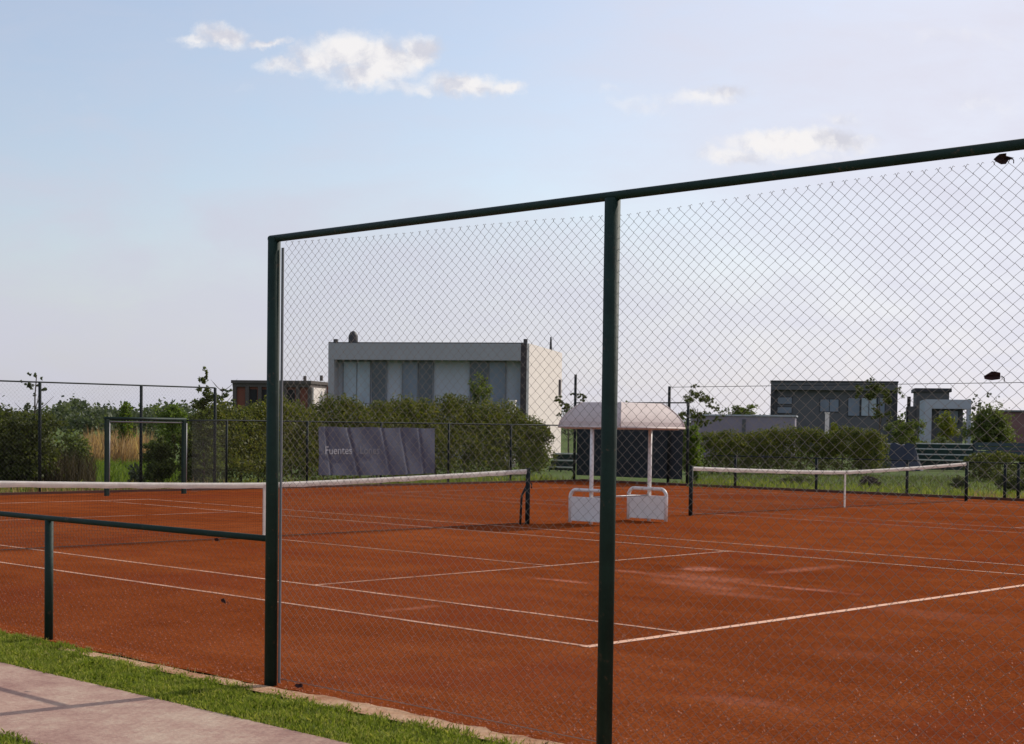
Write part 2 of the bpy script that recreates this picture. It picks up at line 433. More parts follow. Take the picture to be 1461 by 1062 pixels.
class MB:
    def __init__(s): s.v = []; s.f = []

    def add(s, vs, fs):
        n = len(s.v); s.v += [tuple(p) for p in vs]; s.f += [tuple(i + n for i in q) for q in fs]
        return s

    def box(s, x0, x1, y0, y1, z0, z1):
        return s.add([(x0, y0, z0), (x1, y0, z0), (x1, y1, z0), (x0, y1, z0), (x0, y0, z1), (x1, y0, z1), (x1, y1, z1), (x0, y1, z1)],
                     [(0, 3, 2, 1), (4, 5, 6, 7), (0, 1, 5, 4), (1, 2, 6, 5), (2, 3, 7, 6), (3, 0, 4, 7)])

    def tube(s, pts, r, n=12, cap=True):
        pts = [Vector(p) for p in pts]
        rs = r if isinstance(r, (list, tuple)) else [r] * len(pts)
        rings = []
        pa = None
        for i, p in enumerate(pts):
            d = (pts[min(i + 1, len(pts) - 1)] - pts[max(i - 1, 0)]).normalized()
            if pa is None:
                a = d.orthogonal().normalized()
            else:
                a = (pa - d * pa.dot(d)).normalized()
            pa = a; b = d.cross(a)
            rings.append([p + (a * math.cos(2 * math.pi * k / n) + b * math.sin(2 * math.pi * k / n)) * rs[i] for k in range(n)])
        vs = [q for ring in rings for q in ring]; fs = []
        for i in range(len(pts) - 1):
            for k in range(n):
                fs.append((i * n + k, i * n + (k + 1) % n, (i + 1) * n + (k + 1) % n, (i + 1) * n + k))
        if cap:
            fs.append(tuple(range(n - 1, -1, -1))); fs.append(tuple((len(pts) - 1) * n + k for k in range(n)))
        return s.add(vs, fs)

    def build(s, name, m, parent=None, smooth=False, bevel=0.0):
        me = bpy.data.meshes.new(name); me.from_pydata(s.v, [], s.f); me.update()
        return finish(me, name, m, parent, smooth, bevel)


def finish(me, name, m, parent=None, smooth=False, bevel=0.0):
    me.materials.append(m)
    if smooth:
        me.polygons.foreach_set('use_smooth', [True] * len(me.polygons))
        me.update()
    o = bpy.data.objects.new(name, me)
    if bevel:
        b = o.modifiers.new('bevel', 'BEVEL'); b.width = bevel; b.segments = 2; b.limit_method = 'ANGLE'
    return link(o, parent)


def np_mesh(name, verts, faces, m, parent=None, rnd=None, smooth=False):
    """verts (n,3), faces (k,q) numpy; optional per-face value 'rnd'"""
    me = bpy.data.meshes.new(name)
    nf, q = faces.shape
    me.vertices.add(len(verts)); me.vertices.foreach_set('co', np.ascontiguousarray(verts, dtype=np.float32).ravel())
    me.loops.add(nf * q); me.loops.foreach_set('vertex_index', np.ascontiguousarray(faces, dtype=np.int32).ravel())
    me.polygons.add(nf)
    me.polygons.foreach_set('loop_start', np.arange(0, nf * q, q, dtype=np.int32))
    me.polygons.foreach_set('loop_total', np.full(nf, q, dtype=np.int32))
    me.update(calc_edges=True); me.validate()
    if rnd is not None:
        a = me.attributes.new('rnd', 'FLOAT', 'FACE'); a.data.foreach_set('value', np.asarray(rnd, dtype=np.float32))
    return finish(me, name, m, parent, smooth)


# ------------------------------------------------------------------ foliage
def leaves(P, size, out=None, elong=1.7, var=0.45, upbias=0.0):
    """kite-shaped leaves at points P with random tilt -> verts, faces"""
    n = len(P)
    a = rng.normal(size=(n, 3)); a[:, 2] += upbias; a /= np.linalg.norm(a, axis=1)[:, None]
    b = rng.normal(size=(n, 3)); b -= (b * a).sum(1)[:, None] * a; b /= np.linalg.norm(b, axis=1)[:, None]
    L = size * (1 + var * rng.uniform(-1, 1, n))[:, None]; Wd = L / elong
    v = np.stack([P - a * L * 0.5, P + b * Wd * 0.5 + a * L * 0.05, P + a * L * 0.5, P - b * Wd * 0.5 + a * L * 0.05], 1)
    return v.reshape(-1, 3), np.arange(n * 4).reshape(n, 4)


def crown_points(blobs, n, seed, lump=0.55, shell=0.55):
    """points in a union of ellipsoid clumps, thinned by lumps so that gaps and masses show"""
    g = np.random.default_rng(seed)
    w = np.array([b[3] * b[4] * b[5] for b in blobs]) ** 0.8; w /= w.sum()
    P = []
    for k, b in enumerate(blobs):
        m = max(4, int(n * w[k]))
        # sub-clumps of twigs
        nc = max(5, int(m / 55))
        d = g.normal(size=(nc, 3)); d /= np.linalg.norm(d, axis=1)[:, None]
        c = d * (shell + (1 - shell) * g.uniform(0, 1, (nc, 1))) * g.uniform(0.75, 1.12, (nc, 1))
        idx = g.integers(0, nc, m)
        q = c[idx] + g.normal(size=(m, 3)) * 0.17 * lump * 1.6
        P.append(q * np.array(b[3:6]) + np.array(b[:3]))
    return np.concatenate(P)


def trunk_mb(h, r, limbs, seed, lean=0.05):
    g = random.Random(seed); mb = MB()
    pts = []; x = y = 0.0
    for i in range(6):
        pts.append((x, y, h * i / 5)); x += g.uniform(-lean, lean) * h * .3; y += g.uniform(-lean, lean) * h * .3
    mb.tube(pts, [r * (1.25 - 0.9 * i / 5) for i in range(6)], 8)
    for k in range(limbs):
        t = g.uniform(0.35, 0.95); i = min(4, int(t * 5)); p = Vector(pts[i]).lerp(Vector(pts[i + 1]), t * 5 - i)
        a = g.uniform(0, 6.28); l = h * g.uniform(0.18, 0.36)
        e = p + Vector((math.cos(a) * l * .7, math.sin(a) * l * .7, l * .6)); mid = p.lerp(e, .5) + Vector((0, 0, -.05 * l))
        mb.tube([p, mid, e], [r * .42, r * .28, r * .1], 6)
    return mb


def tree(name, label, cat, loc, h, w, leaf, n, size, trunk_h=None, seed=1, group=None, shape='round', tr=None, elong=1.7):
    t = thing(name, label, cat, loc, random.uniform(0, 6), group)
    g = random.Random(seed)
    th = trunk_h if trunk_h is not None else h * 0.6
    trunk_mb(th * (.72 if shape == 'bush' else 1), tr or max(0.022, 0.012 * h), {'wispy': 6, 'bush': 5, 'round': 6, 'spire': 0}[shape], seed).build('trunk', M['bark'], t, True)
    bl = []
    if shape == 'round':
        base = max(0.15, th * 0.35) if trunk_h is not None else h * .12
        for k in range(9):
            a = g.uniform(0, 6.28); rr = w * .5 * g.uniform(.15, .20); z = base + (h - base) * g.uniform(.2, .82)
            s = g.uniform(.24, .42)
            bl.append((math.cos(a) * rr, math.sin(a) * rr, z, w * s, w * s, (h - base) * g.uniform(.14, .26)))
        bl.append((0, 0, base + (h - base) * .5, w * .36, w * .36, (h - base) * .42))
    elif shape == 'spire':
        for k in range(11):
            f = k / 10; z = h * (0.12 + .85 * f); s = w * .5 * (1 - f) ** .8 * g.uniform(.7, 1.15) + .09 * w
            a = g.uniform(0, 6.28)
            bl.append((math.cos(a) * s * .3, math.sin(a) * s * .3, z, s, s, h * .07))
    elif shape == 'wispy':
        for k in range(24):
            a = g.uniform(0, 6.28); rr = w * .5 * g.uniform(.05, .95); z = h * g.uniform(.5, .99)
            s = w * g.uniform(.06, .15); bl.append((math.cos(a) * rr, math.sin(a) * rr, z, s, s, s * .8))
    elif shape == 'bush':
        for k in range(12):
            a = g.uniform(0, 6.28); rr = w * .5 * g.uniform(.1, .68); z = h * g.uniform(.18, .74)
            s = g.uniform(.20, .34)
            bl.append((math.cos(a) * rr, math.sin(a) * rr, z, w * s, w * s, h * g.uniform(.17, .26)))
        bl.append((0, 0, h * .42, w * .36, w * .36, h * .4))
    P = crown_points(bl, n, seed); P[:, 2] = np.maximum(P[:, 2], 0.03 * h)
    v, f = leaves(P, size, elong=elong)
    np_mesh('crown', v, f, leaf, t, rnd=rng.uniform(0, 1, len(f)))
    return t


def stalks(name, P, h, w, leaf, lean=0.35, hv=0.4):
    """upright blades / stalks rooted at P -> one mesh (two triangles bent)"""
    n = len(P); a = rng.uniform(0, 2 * np.pi, n)
    lumps = 1 + .38 * np.sin(P[:, 0] * 5.3 + 2.1 * np.sin(P[:, 1] * 4.1)) * np.sin(P[:, 1] * 6.7 + 1.7 * np.sin(P[:, 0] * 3.1)) + .22 * np.sin(P[:, 0] * 17 + P[:, 1] * 11)
    H = h * (1 + hv * rng.uniform(-1, 1, n)) * lumps; Wd = w * rng.uniform(.6, 1.3, n)
    side = np.stack([np.cos(a), np.sin(a), np.zeros(n)], 1) * Wd[:, None] * .5
    b = rng.uniform(0, 2 * np.pi, n); ln = lean * H * rng.uniform(.1, 1, n)
    d = np.stack([np.cos(b), np.sin(b), np.zeros(n)], 1) * ln[:, None]
    mid = P + d * .35; mid[:, 2] += H * .55
    tip = P + d; tip[:, 2] += H * (1 - .25 * (ln / H))
    v = np.stack([P - side, P + side, mid + side * .75, tip, mid - side * .75], 1).reshape(-1, 3)
    f = np.arange(n * 5).reshape(n, 5)
    return np_mesh(name, v, f, leaf, rnd=rng.uniform(0, 1, n))


# ------------------------------------------------------------------ the setting
def sheet(name, pts, z, m, kind='structure'):
    mb = MB(); mb.add([(x, y, z) for x, y in pts], [tuple(range(len(pts)))])
    return tag(mb.build(name, m), kind=kind)


sheet('ground', [(-2500, -1500), (1800, -1500), (1800, 2500), (-2500, 2500)], -0.02, M['meadow'])
CX0, CX1, CY0, CY1 = -27.3, 7.6, -3.30, 30.9


def wavy_rect(x0, x1, y0, y1, amp, step, seed):
    g = random.Random(seed); p = []
    def run(a, b, fn):
        n = max(1, int(abs(b - a) / step))
        for i in range(n): p.append(fn(a + (b - a) * i / n))
    run(x0, x1, lambda x: (x, y0 + g.uniform(-amp, amp))); run(y0, y1, lambda y: (x1 + g.uniform(-amp, amp), y))
    run(x1, x0, lambda x: (x, y1 + g.uniform(-amp, amp))); run(y1, y0, lambda y: (x0 + g.uniform(-amp, amp), y))
    return p


sheet('dry_border', wavy_rect(CX0 - 1.3, CX1 + .2, CY0 + .3, CY1 + .55, 0.12, 0.6, 3), -0.008, M['drygrass_ground'])
g_ = random.Random(4); sa, sb = [], []
for i in range(96):
    x = -3.2 + i * .112; k = min(1, max(-.6, (x + 1.6) / 3.6))
    sa.append((x, CY0 - .20)); sb.append((x, CY0 - .055 + .125 * k + g_.uniform(-.028, .028) * (.5 + k) + .02 * math.sin(x * 2.3)))
sheet('sand_edge', sa + sb[::-1], 0.004, M['sand'])
sheet('clay_court', wavy_rect(CX0, CX1, CY0, CY1, 0.022, 0.25, 5), 0.0, M['clay'])
sheet('verge', [(-32, -4.16), (9, -4.16), (9, CY0 - .02), (-32, CY0 - .02)], -0.012, M['turf'])
sheet('lawn', [(-32, -30), (9, -30), (9, -5.5), (-32, -5.5)], -0.012, M['turf'])
pmb = MB(); pmb.box(-32, 9, -5.53, -4.17, -0.12, 0.004)
tag(pmb.build('path', M['concrete'], bevel=0.01), kind='structure')

kb = MB(); kb.box(CX0 - .10, -7.0, CY1 + .02, CY1 + .12, -.1, .075)
tag(kb.build('kerb', M['kerb']), kind='structure')
kb = MB(); kb.box(CX0 - .12, CX0 - .02, 4.0, CY1 + .018, -.1, .06)
tag(kb.build('kerb', M['kerb']), kind='structure')

# court markings (paint sheets lying 4 mm up)
def line(x0, x1, y0, y1, m):
    mb = MB(); n = max(1, int(max(x1 - x0, y1 - y0) / .3)); g = random.Random(int((x0 + y1) * 97))
    lv, rv = [], []
    for i in range(n + 1):
        t = i / n; j = g.uniform(-.006, .006); k = g.uniform(-.006, .006)
        if x1 - x0 > y1 - y0: x = x0 + (x1 - x0) * t; lv.append((x, y0 + j, .004)); rv.append((x, y1 + k, .004))
        else: y = y0 + (y1 - y0) * t; lv.append((x1 + j, y, .004)); rv.append((x0 + k, y, .004))
    for i in range(n): mb.add([lv[i], lv[i + 1], rv[i + 1], rv[i]], [(0, 1, 2, 3)])
    return mb


def court(y0, bright, worn):
    L = 23.77
    a = MB()
    for mb in (line(-.05, .05, y0 - .05, y0 + 10.97 + .05, 0), ): a.add(mb.v, mb.f)
    tag(a.build('court_lines', M[bright]), kind='structure')
    b = MB()
    for q in ((-L + .05, -.05, y0 - .03, y0 + .03), (-L + .05, -.05, y0 + 1.37 - .03, y0 + 1.37 + .03), (-L + .05, -.05, y0 + 9.6 - .03, y0 + 9.6 + .03),
              (-L + .05, -.05, y0 + 10.97 - .03, y0 + 10.97 + .03),
              (-L - .05, -L + .05, y0 - .05, y0 + 11.02), (-5.485 - .03, -5.485 + .03, y0 + 1.40, y0 + 9.57), (-L + 5.485 - .03, -L + 5.485 + .03, y0 + 1.40, y0 + 9.57),
              (-L + 5.485 + .03, -5.485 - .03, y0 + 5.485 - .025, y0 + 5.485 + .025)):
        mb = line(*q, 0); b.add(mb.v, mb.f)
    tag(b.build('court_lines', M[worn]), kind='structure')


court(0.0, 'line', 'line_worn'); Y2 = 17.85; court(Y2, 'line_faint', 'line_faint')

# grass of the verge and the lawn in front of the path
def scatter(x0, x1, y0, y1, dens):
    n = int((x1 - x0) * (y1 - y0) * dens)
    return np.stack([rng.uniform(x0, x1, n), rng.uniform(y0, y1, n), np.full(n, -.012)], 1)


P = np.concatenate([scatter(-6, -2.2, -4.19, -3.33, 5600), scatter(-2.2, 4.5, -4.19, -3.46, 5600), scatter(-2.2, 4.5, -3.46, -3.38, 900), scatter(-13, -6, -4.17, -3.30, 1200), scatter(-2.5, 2.2, -6.4, -5.5, 4200)])
tag(stalks('grass', P, .036, .010, M['blade'], .9), kind='stuff')
P = np.concatenate([scatter(-7, 5, -3.50, -3.30, 500), scatter(-7, -1.5, -3.36, -3.24, 900)])
tag(stalks('dry_grass', P, .030, .007, M['blade_dry'], 1.0), kind='stuff')

# loose brick-dust crumbs on the clay near the fence
n = 17000; cx = 7 - 15 * rng.uniform(0, 1, n) ** 1.5; cyy = CY0 + .05 + rng.uniform(0, 1, n) ** 2.0 * 6.5
sz = .0035 + .0065 * rng.uniform(0, 1, n) ** 2.2
tet = np.array([(1, 0, -.3), (-.5, .9, -.3), (-.5, -.9, -.3), (0, 0, .9)])
ang = rng.uniform(0, 6.28, n); ca, sa_ = np.cos(ang), np.sin(ang)
V = np.repeat(tet[None], n, 0) * sz[:, None, None] * rng.uniform(.7, 1.3, (n, 4, 1))
V = np.stack([V[..., 0] * ca[:, None] - V[..., 1] * sa_[:, None] + cx[:, None], V[..., 0] * sa_[:, None] + V[..., 1] * ca[:, None] + cyy[:, None], V[..., 2] + sz[:, None] * .3], -1).reshape(-1, 3)
F = (np.arange(n)[:, None, None] * 4 + np.array([(0, 1, 3), (1, 2, 3), (2, 0, 3)])[None]).reshape(-1, 3)
tag(np_mesh('clay_crumbs', V, F, M['crumb'], rnd=np.repeat(rng.uniform(0, 1, n), 3)), kind='stuff')

# ------------------------------------------------------------------ chain-link
def mesh_panel(x0, x1, z0, ztop, y, parent, m, w=.074, h=.064, r=.0016, seed=1, axis='x', name='chain_link_mesh'):
    """woven zigzag wires between two posts; ztop(t) gives the upper edge"""
    g = np.random.default_rng(seed)
    cw, ch = w / 2, h / 2
    nc = int((x1 - x0) / cw); cw = (x1 - x0) / nc
    V, F = [], []; base = 0
    prof = np.array([(1, 0), (0, 1), (-1, 0), (0, -1)], float) * r
    for i in range(nc):
        zt = ztop((i + .5) / nc)
        nr = int((zt - z0) / ch)
        k = np.arange(nr + 1)
        left = ((nr - k + i) % 2 == 0)
        x = x0 + cw * (i + np.where(left, 0.0, 1.0))
        z = zt - ch * (nr - k)
        # the mesh is a little out of true
        x = x + .010 * np.sin(z * 2.1 + x * 1.7) + .006 * np.sin(x * 5.1 + z * 4) + g.normal(0, .0011, nr + 1)
        z = z + .008 * np.sin(x * 2.6 + z * .8) + g.normal(0, .0011, nr + 1)
        yy = y + np.where(left, -.0022, .0022) + .012 * np.sin(x * 2.2) * np.sin(z * 1.6)
        # knuckle bent over at the top
        dx = cw * .5 * (1 if left[-1] else -1)
        x = np.append(x, [x[-1] + dx * .55, x[-1] + dx * 1.0]); z = np.append(z, [z[-1] + .016, z[-1] + .010]); yy = np.append(yy, [yy[-1], yy[-1]])
        c = np.stack([x, yy, z], 1); nn = len(c)
        ring = np.repeat(c[:, None, :], 4, 1); ring[:, :, 0] += prof[:, 0]; ring[:, :, 1] += prof[:, 1]
        V.append(ring.reshape(-1, 3))
        a = np.arange(nn - 1)[:, None] * 4 + base; q = np.arange(4)[None, :]; q2 = (q + 1) % 4
        F.append(np.stack([a + q, a + q2, a + 4 + q2, a + 4 + q], -1).reshape(-1, 4)); base += nn * 4
    V = np.concatenate(V); F = np.concatenate(F)
    if axis == 'y': V = V[:, [1, 0, 2]]
    return np_mesh(name, V, F, m, parent, smooth=True)


def straight_mesh(a, b, z0, z1, parent, m, w=.10, r=.0016, name='chain_link_mesh'):
    """far fences: straight crossing wires of the diamond mesh from point a to point b"""
    a = Vector((a[0], a[1], 0)); b = Vector((b[0], b[1], 0)); L = (b - a).length; d = (b - a) / L; n = Vector((-d.y, d.x, 0))
    V, F = [], []; H = z1 - z0; k = -int(H / w) - 1
    prof = [(r, 0), (0, r), (-r, 0), (0, -r)]
    def seg(s0, za, s1, zb, off):
        base = len(V)
        for s, z in ((s0, za), (s1, zb)):
            for p, q in prof:
                V.append(tuple(a + d * (s + p) + n * (q + off)) [:2] + (z,))
        for i in range(4): F.append((base + i, base + (i + 1) % 4, base + 4 + (i + 1) % 4, base + 4 + i))
    while k * w < L:
        s = k * w
        for sg in (1, -1):
            s0, s1 = (s, s + H) if sg == 1 else (s + H, s)
            za, zb = z0, z1
            lo, hi = (s0, s1) if s0 < s1 else (s1, s0)
            if hi <= 0 or lo >= L: continue
            def zz(x): return za + (zb - za) * (x - s0) / (s1 - s0)
            c0, c1 = min(max(s0, 0), L), min(max(s1, 0), L)
            seg(c0, zz(c0), c1, zz(c1), r * sg)
        k += 1
    return np_mesh(name, np.array(V), np.array(F), m, parent)


FY = -3.255
PX = [-0.215, 2.955, 6.12]
f = thing('chain_link_fence', 'tall dark green tube fence with diamond wire mesh, closest to the viewer', 'fence', (0, 0, 0))
for i, x in enumerate(PX):
    MB().tube([(x, FY, -.05), (x, FY, 3.214 if i else 3.224)], .046, 20).build('post', M['green_paint'], f, True)
mb = MB(); mb.tube([(PX[0] - .046, FY, 3.216), (PX[1], FY, 3.228), (PX[2] + .046, FY, 3.240)], .026, 14); mb.build('top_rail', M['green_paint'], f, True)
MB().box(PX[0] + .047, PX[0] + .070, FY + .028, FY + .036, .02, 3.15).build('tension_bar', M['bar'], f)
MB().tube([(PX[0] + .05, FY + .04, .05), (PX[1], FY + .052, .045), (PX[2], FY + .052, .05)], .003, 6).build('tension_wire', M['wire'], f, True)
mesh_panel(PX[0] + .07, PX[1] + .02, .02, lambda t: 3.172 - .055 * t, FY + .036 + .012, f, M['wire'], seed=11)
mesh_panel(PX[1] + .02, PX[2], .02, lambda t: 3.112 + .085 * t, FY + .036 + .012, f, M['wire'], seed=12)

f = thing('low_fence', 'low dark green rail fence with wire mesh running left beside the grass verge', 'fence', (0, 0, 0))
LX = [-3.36, -6.5, -9.65, -12.8]
for x in LX: MB().tube([(x, FY + .01, -.05), (x, FY + .01, 1.035)], .037, 16).build('post', M['green_paint'], f, True)
MB().tube([(PX[0] - .040, FY, 1.060), (-3.36, FY, 1.050), (-6.5, FY, 1.046), (-9.65, FY, 1.05), (-13, FY, 1.05)], .0235, 12).build('top_rail', M['green_paint'], f, True)
xs = [PX[0] - .05] + LX
for i in range(3):
    mesh_panel(xs[i + 1], xs[i], .015, lambda t: 1.0, FY + .034, f, M['far_wire'], r=.0009, seed=20 + i)

# dead leaves caught in the mesh
def dead_leaf(label, x, z, s, seed):
    g = random.Random(seed); mb = MB(); pts = []
    for k in range(10):
        a = 2 * math.pi * k / 10; rr = s * g.uniform(.6, 1.15)
        pts.append((math.cos(a) * rr, g.uniform(-.3, .3) * s, math.sin(a) * rr * .55))
    n = len(pts); th = .003
    vs = [(p[0], p[1], p[2]) for p in pts] + [(p[0], p[1] + th, p[2]) for p in pts] + [(0, .35 * s, 0), (0, .35 * s + th, 0)]
    fs = []
    for k in range(n):
        k2 = (k + 1) % n
        fs += [(k, k2, 2 * n), (n + k2, n + k, 2 * n + 1), (k2, k, n + k, n + k2)]
    mb.add(vs, fs); mb.tube([(s * .9, 0, 0), (s * 1.15, .2 * s, -.25 * s), (s * 1.2, .1 * s, -.6 * s)], .0025, 5)
    o = mb.build('dead_leaf', M['dead_leaf']); o.location = (x, FY + .02, z)
    return tag(o, label, 'leaf', 'dead leaves caught in the fence')


dead_leaf('dark dead leaf on the tall mesh, against the sky left of the reddish wall', 5.315, 2.165, .045, 1)
dead_leaf('dark dead leaf tucked under the top rail at the upper right', 5.335, 3.185, .045, 2)
dead_leaf('small dark leaf hanging just under the low rail', -.92, 1.015, .027, 3)
dead_leaf('small dark leaf on the low mesh in front of the worn sideline', -.82, .555, .036, 4)
dead_leaf('small dark leaf at the foot of the mesh beside the corner post', .085, .03, .036, 5)

# ------------------------------------------------------------------ nets
def net(ynear, yfar, strapY, label, brace, xo=-11.885):
    t = thing('tennis_net', label, 'tennis net', (xo, 0, 0), 0, 'tennis nets')
    for y in (ynear, yfar):
        MB().tube([(0, y, -.05), (0, y, 1.09)], .045, 14).build('post', M['green_paint_old'], t, True)
        s = -1 if y == yfar else 1
        if brace: MB().tube([(0, y + s * .20, 0), (0, y + s * .17, .55), (0, y + s * .04, .74)], .022, 8).build('brace', M['green_paint_old'], t, True)
        MB().tube([(.05, y, .8), (.10, y, .8), (.10, y, .70)], .012, 6).build('winder', M['green_paint_old'], t, True)
    L0, L1 = ynear + .05, yfar - .05
    def top(y):
        q = (y - strapY) / ((L1 - strapY) if y > strapY else (L0 - strapY))
        return .914 + .156 * (abs(q) ** 1.35)
    ys = np.linspace(L0, L1, 61)
    band = MB()
    prof = [(.010, -.090), (.021, -.055), (.024, -.028), (.013, -.006), (0, 0), (-.013, -.006), (-.024, -.028), (-.021, -.055), (-.010, -.090)]
    rows = []
    for i, y in enumerate(ys):
        w = .006 * math.sin(i * 1.7) + .004 * math.sin(i * 4.1); q = 1 + .25 * math.sin(i * 2.9)
        rows.append([(x * q, y, top(y) + z * (1 + w * 8)) for x, z in prof])
    for i in range(60):
        for k in range(8): band.add([rows[i][k], rows[i + 1][k], rows[i + 1][k + 1], rows[i][k + 1]], [(0, 1, 2, 3)])
    band.build('white_band', M['white_tape'], t)
    # net cords: vertical and horizontal cords of the 45 mm mesh
    V, F = [], []; r = .0012
    def seg(p, q):
        base = len(V)
        for c in (p, q):
            if abs(p[1] - q[1]) > abs(p[2] - q[2]): V.extend([(c[0] + r, c[1], c[2]), (c[0], c[1], c[2] + r), (c[0] - r, c[1], c[2]), (c[0], c[1], c[2] - r)])
            else: V.extend([(c[0] + r, c[1], c[2]), (c[0], c[1] + r, c[2]), (c[0] - r, c[1], c[2]), (c[0], c[1] - r, c[2])])
        for i in range(4): F.append((base + i, base + (i + 1) % 4, base + 4 + (i + 1) % 4, base + 4 + i))
    for y in np.arange(L0, L1, .045): seg((0, y, .03), (0, y, top(y) - .08))
    yy = np.linspace(L0, L1, 41)
    for k in range(20):
        for i in range(40):
            seg((0, yy[i], .03 + (top(yy[i]) - .11) * k / 20), (0, yy[i + 1], .03 + (top(yy[i + 1]) - .11) * k / 20))
    # thicker lacing under the band and foot rope
    np_mesh('netting', np.array(V), np.array(F), M['net_cord'], t)
    MB().tube([(0, y, .028) for y in yy], .006, 5).build('foot_rope', M['net_cord'], t)
    MB().box(-.012, .012, strapY - .026, strapY + .026, .005, .908).build('centre_strap', M['white_tape'], t)
    return t


net(-.91, 11.80, 5.485, 'tennis net with a white band across the nearer clay court', True)
net(16.98, 29.4, 23.2, 'tennis net with a white centre strap on the farther court at right', False)

# ------------------------------------------------------------------ bench shelter between the courts
BX, BY = -11.15, 13.73
t = thing('sun_shelter', 'faded rounded canopy on two white posts with framed white boards, between the two courts', 'shelter', (BX, BY, 0))
for s in (-1, 1):
    MB().tube([(0, s * .90, 0), (0, s * .90, 2.0)], .040, 12).build('post', M['white_paint'], t, True)
    p = MB(); hw, hh, rr = .49, .665, .15          # rounded tube hoop
    pts = [(-hw, s * .90 - .062, .02), (-hw, s * .90 - .062, hh - rr)]
    pts += [(-hw + rr - rr * math.cos(a), s * .90 - .062, hh - rr + rr * math.sin(a)) for a in np.linspace(.2, math.pi / 2, 6)]
    pts += [(hw - rr + rr * math.sin(a), s * .90 - .062, hh - rr + rr * math.cos(a)) for a in np.linspace(0, math.pi / 2 - .2, 6)]
    pts += [(hw, s * .90 - .062, hh - rr), (hw, s * .90 - .062, .02)]
    hoop = p.tube(pts, .036, 10).build('end_frame', M['white_paint'], t, True)
    pan = MB(); g = [(-hw + .02, .05), (hw - .02, .05), (hw - .02, .53), (-hw + .02, .53)]
    pan.box(-hw + .03, hw - .03, s * .90 - .062 - .012, s * .90 - .062 + .012, .05, .53)
    pan.build('end_panel', M['white_paint'], hoop, bevel=.01)
MB().tube([(0, -.95, .53), (0, .95, .53)], .016, 8).build('back_rail', M['bar'], t, True)
cb = MB(); wx, wy, zb, zt = .80, 1.0, 1.90, 2.39      # curved hipped canopy, thin shell
def ring(f):
    c = f ** .72; e = 1 - .37 * f ** 1.25
    return wx * e, wy * e, zb + (zt - zb) * c
rings = []
for k in range(9):
    a, b, z = ring(k / 8)
    rings.append([(-a, -b, z), (a, -b, z), (a, b, z), (-a, b, z)])
for th in (0, -.02):
    for k in range(8):
        for i in range(4):
            j = (i + 1) % 4
            q = [rings[k][i], rings[k][j], rings[k + 1][j], rings[k + 1][i]]
            q = [(x, y, z + th) for x, y, z in q]
            cb.add(q if th == 0 else q[::-1], [(0, 1, 2, 3)])
    cb.add([(x, y, z + th) for x, y, z in rings[8]], [(0, 1, 2, 3) if th == 0 else (3, 2, 1, 0)])
can = cb.build('canopy', M['canopy'], t)
rim = MB()
for i in range(4):
    a, b = rings[0][i], rings[0][(i + 1) % 4]; rim.tube([(a[0], a[1], zb), (b[0], b[1], zb)], .022, 6)
for i in range(4): rim.tube([rings[k][i] for k in range(9)], .014, 6)
rim.build('rim', M['canopy'], can, True)
MB().box(-wx + .05, wx - .05, -.88, -.84, 1.86, 1.90).build('cross_arm', M['white_paint'], t)
MB().box(-wx + .05, wx - .05, .84, .88, 1.86, 1.90).build('cross_arm', M['white_paint'], t)

# ------------------------------------------------------------------ far fences
t = thing('back_fence', 'tall thin wire fence behind the far left end of the courts', 'fence', (0, 0, 0))
FX = -27.6
ps = [-2.2, 1.0, 4.1, 7.15, 10.2, 13.2, 15.6]
for y in ps: MB().tube([(FX, y, -.05), (FX, y, 2.86)], .042, 10).build('post', M['green_paint_old'], t, True)
MB().tube([(FX, ps[0], 2.86), (FX, ps[-1], 2.86)], .020, 8).build('top_rail', M['green_paint_old'], t, True)
straight_mesh((FX + .05, ps[0]), (FX + .05, ps[-1]), .03, 2.82, t, M['far_wire'], .11, .0013)

t = thing('gate_frame', 'dark gate frame with pale inner edges in the far left fence', 'gate', (0, 0, 0))
ga, gb = at(152, 39.3), at(262, 41.0)
for p in (ga, gb):
    MB().box(p.x - .045, p.x + .045, p.y - .045, p.y + .045, -.05, 1.93).build('post', M['green_paint'], t, bevel=.006)
dv = (gb - ga).normalized()
MB().tube([ga + Vector((0, 0, 1.955)) - dv * .06, gb + Vector((0, 0, 1.955)) + dv * .06], .040, 10).build('top_bar', M['green_paint'], t, True)
for p, s in ((ga, 1), (gb, 1)):
    q = p + dv * .075 * s; MB().tube([q + Vector((0, 0, .02)), q + Vector((0, 0, 1.86))], .018, 8).build('inner_edge', M['bar'], t, True)
MB().tube([ga + dv * .08 + Vector((0, 0, 1.875)), gb - dv * .06 + Vector((0, 0, 1.875))], .016, 8).build('inner_edge', M['bar'], t, True)

t = thing('windbreak_fence', 'head-high wire fence along the end of the courts carrying the blue banner', 'fence', (0, 0, 0))
py = [16.0, 18.9, 21.8, 24.7, 27.6, 30.95]
pp = [(gb.x, gb.y + .25)] + [(FX, y) for y in py]
for x, y in pp[1:-1]: MB().tube([(x, y, -.05), (x, y, 1.95)], .035, 8).build('post', M['green_paint_old'], t, True)
MB().tube([(gb.x, gb.y + .1, 1.93)] + [(x, y, 1.95) for x, y in pp[1:]], .022, 8).build('top_rail', M['green_paint_old'], t, True)
for i in range(len(pp) - 1): straight_mesh(pp[i], pp[i + 1], .03, 1.92, t, M['far_wire'], .10, .0016)

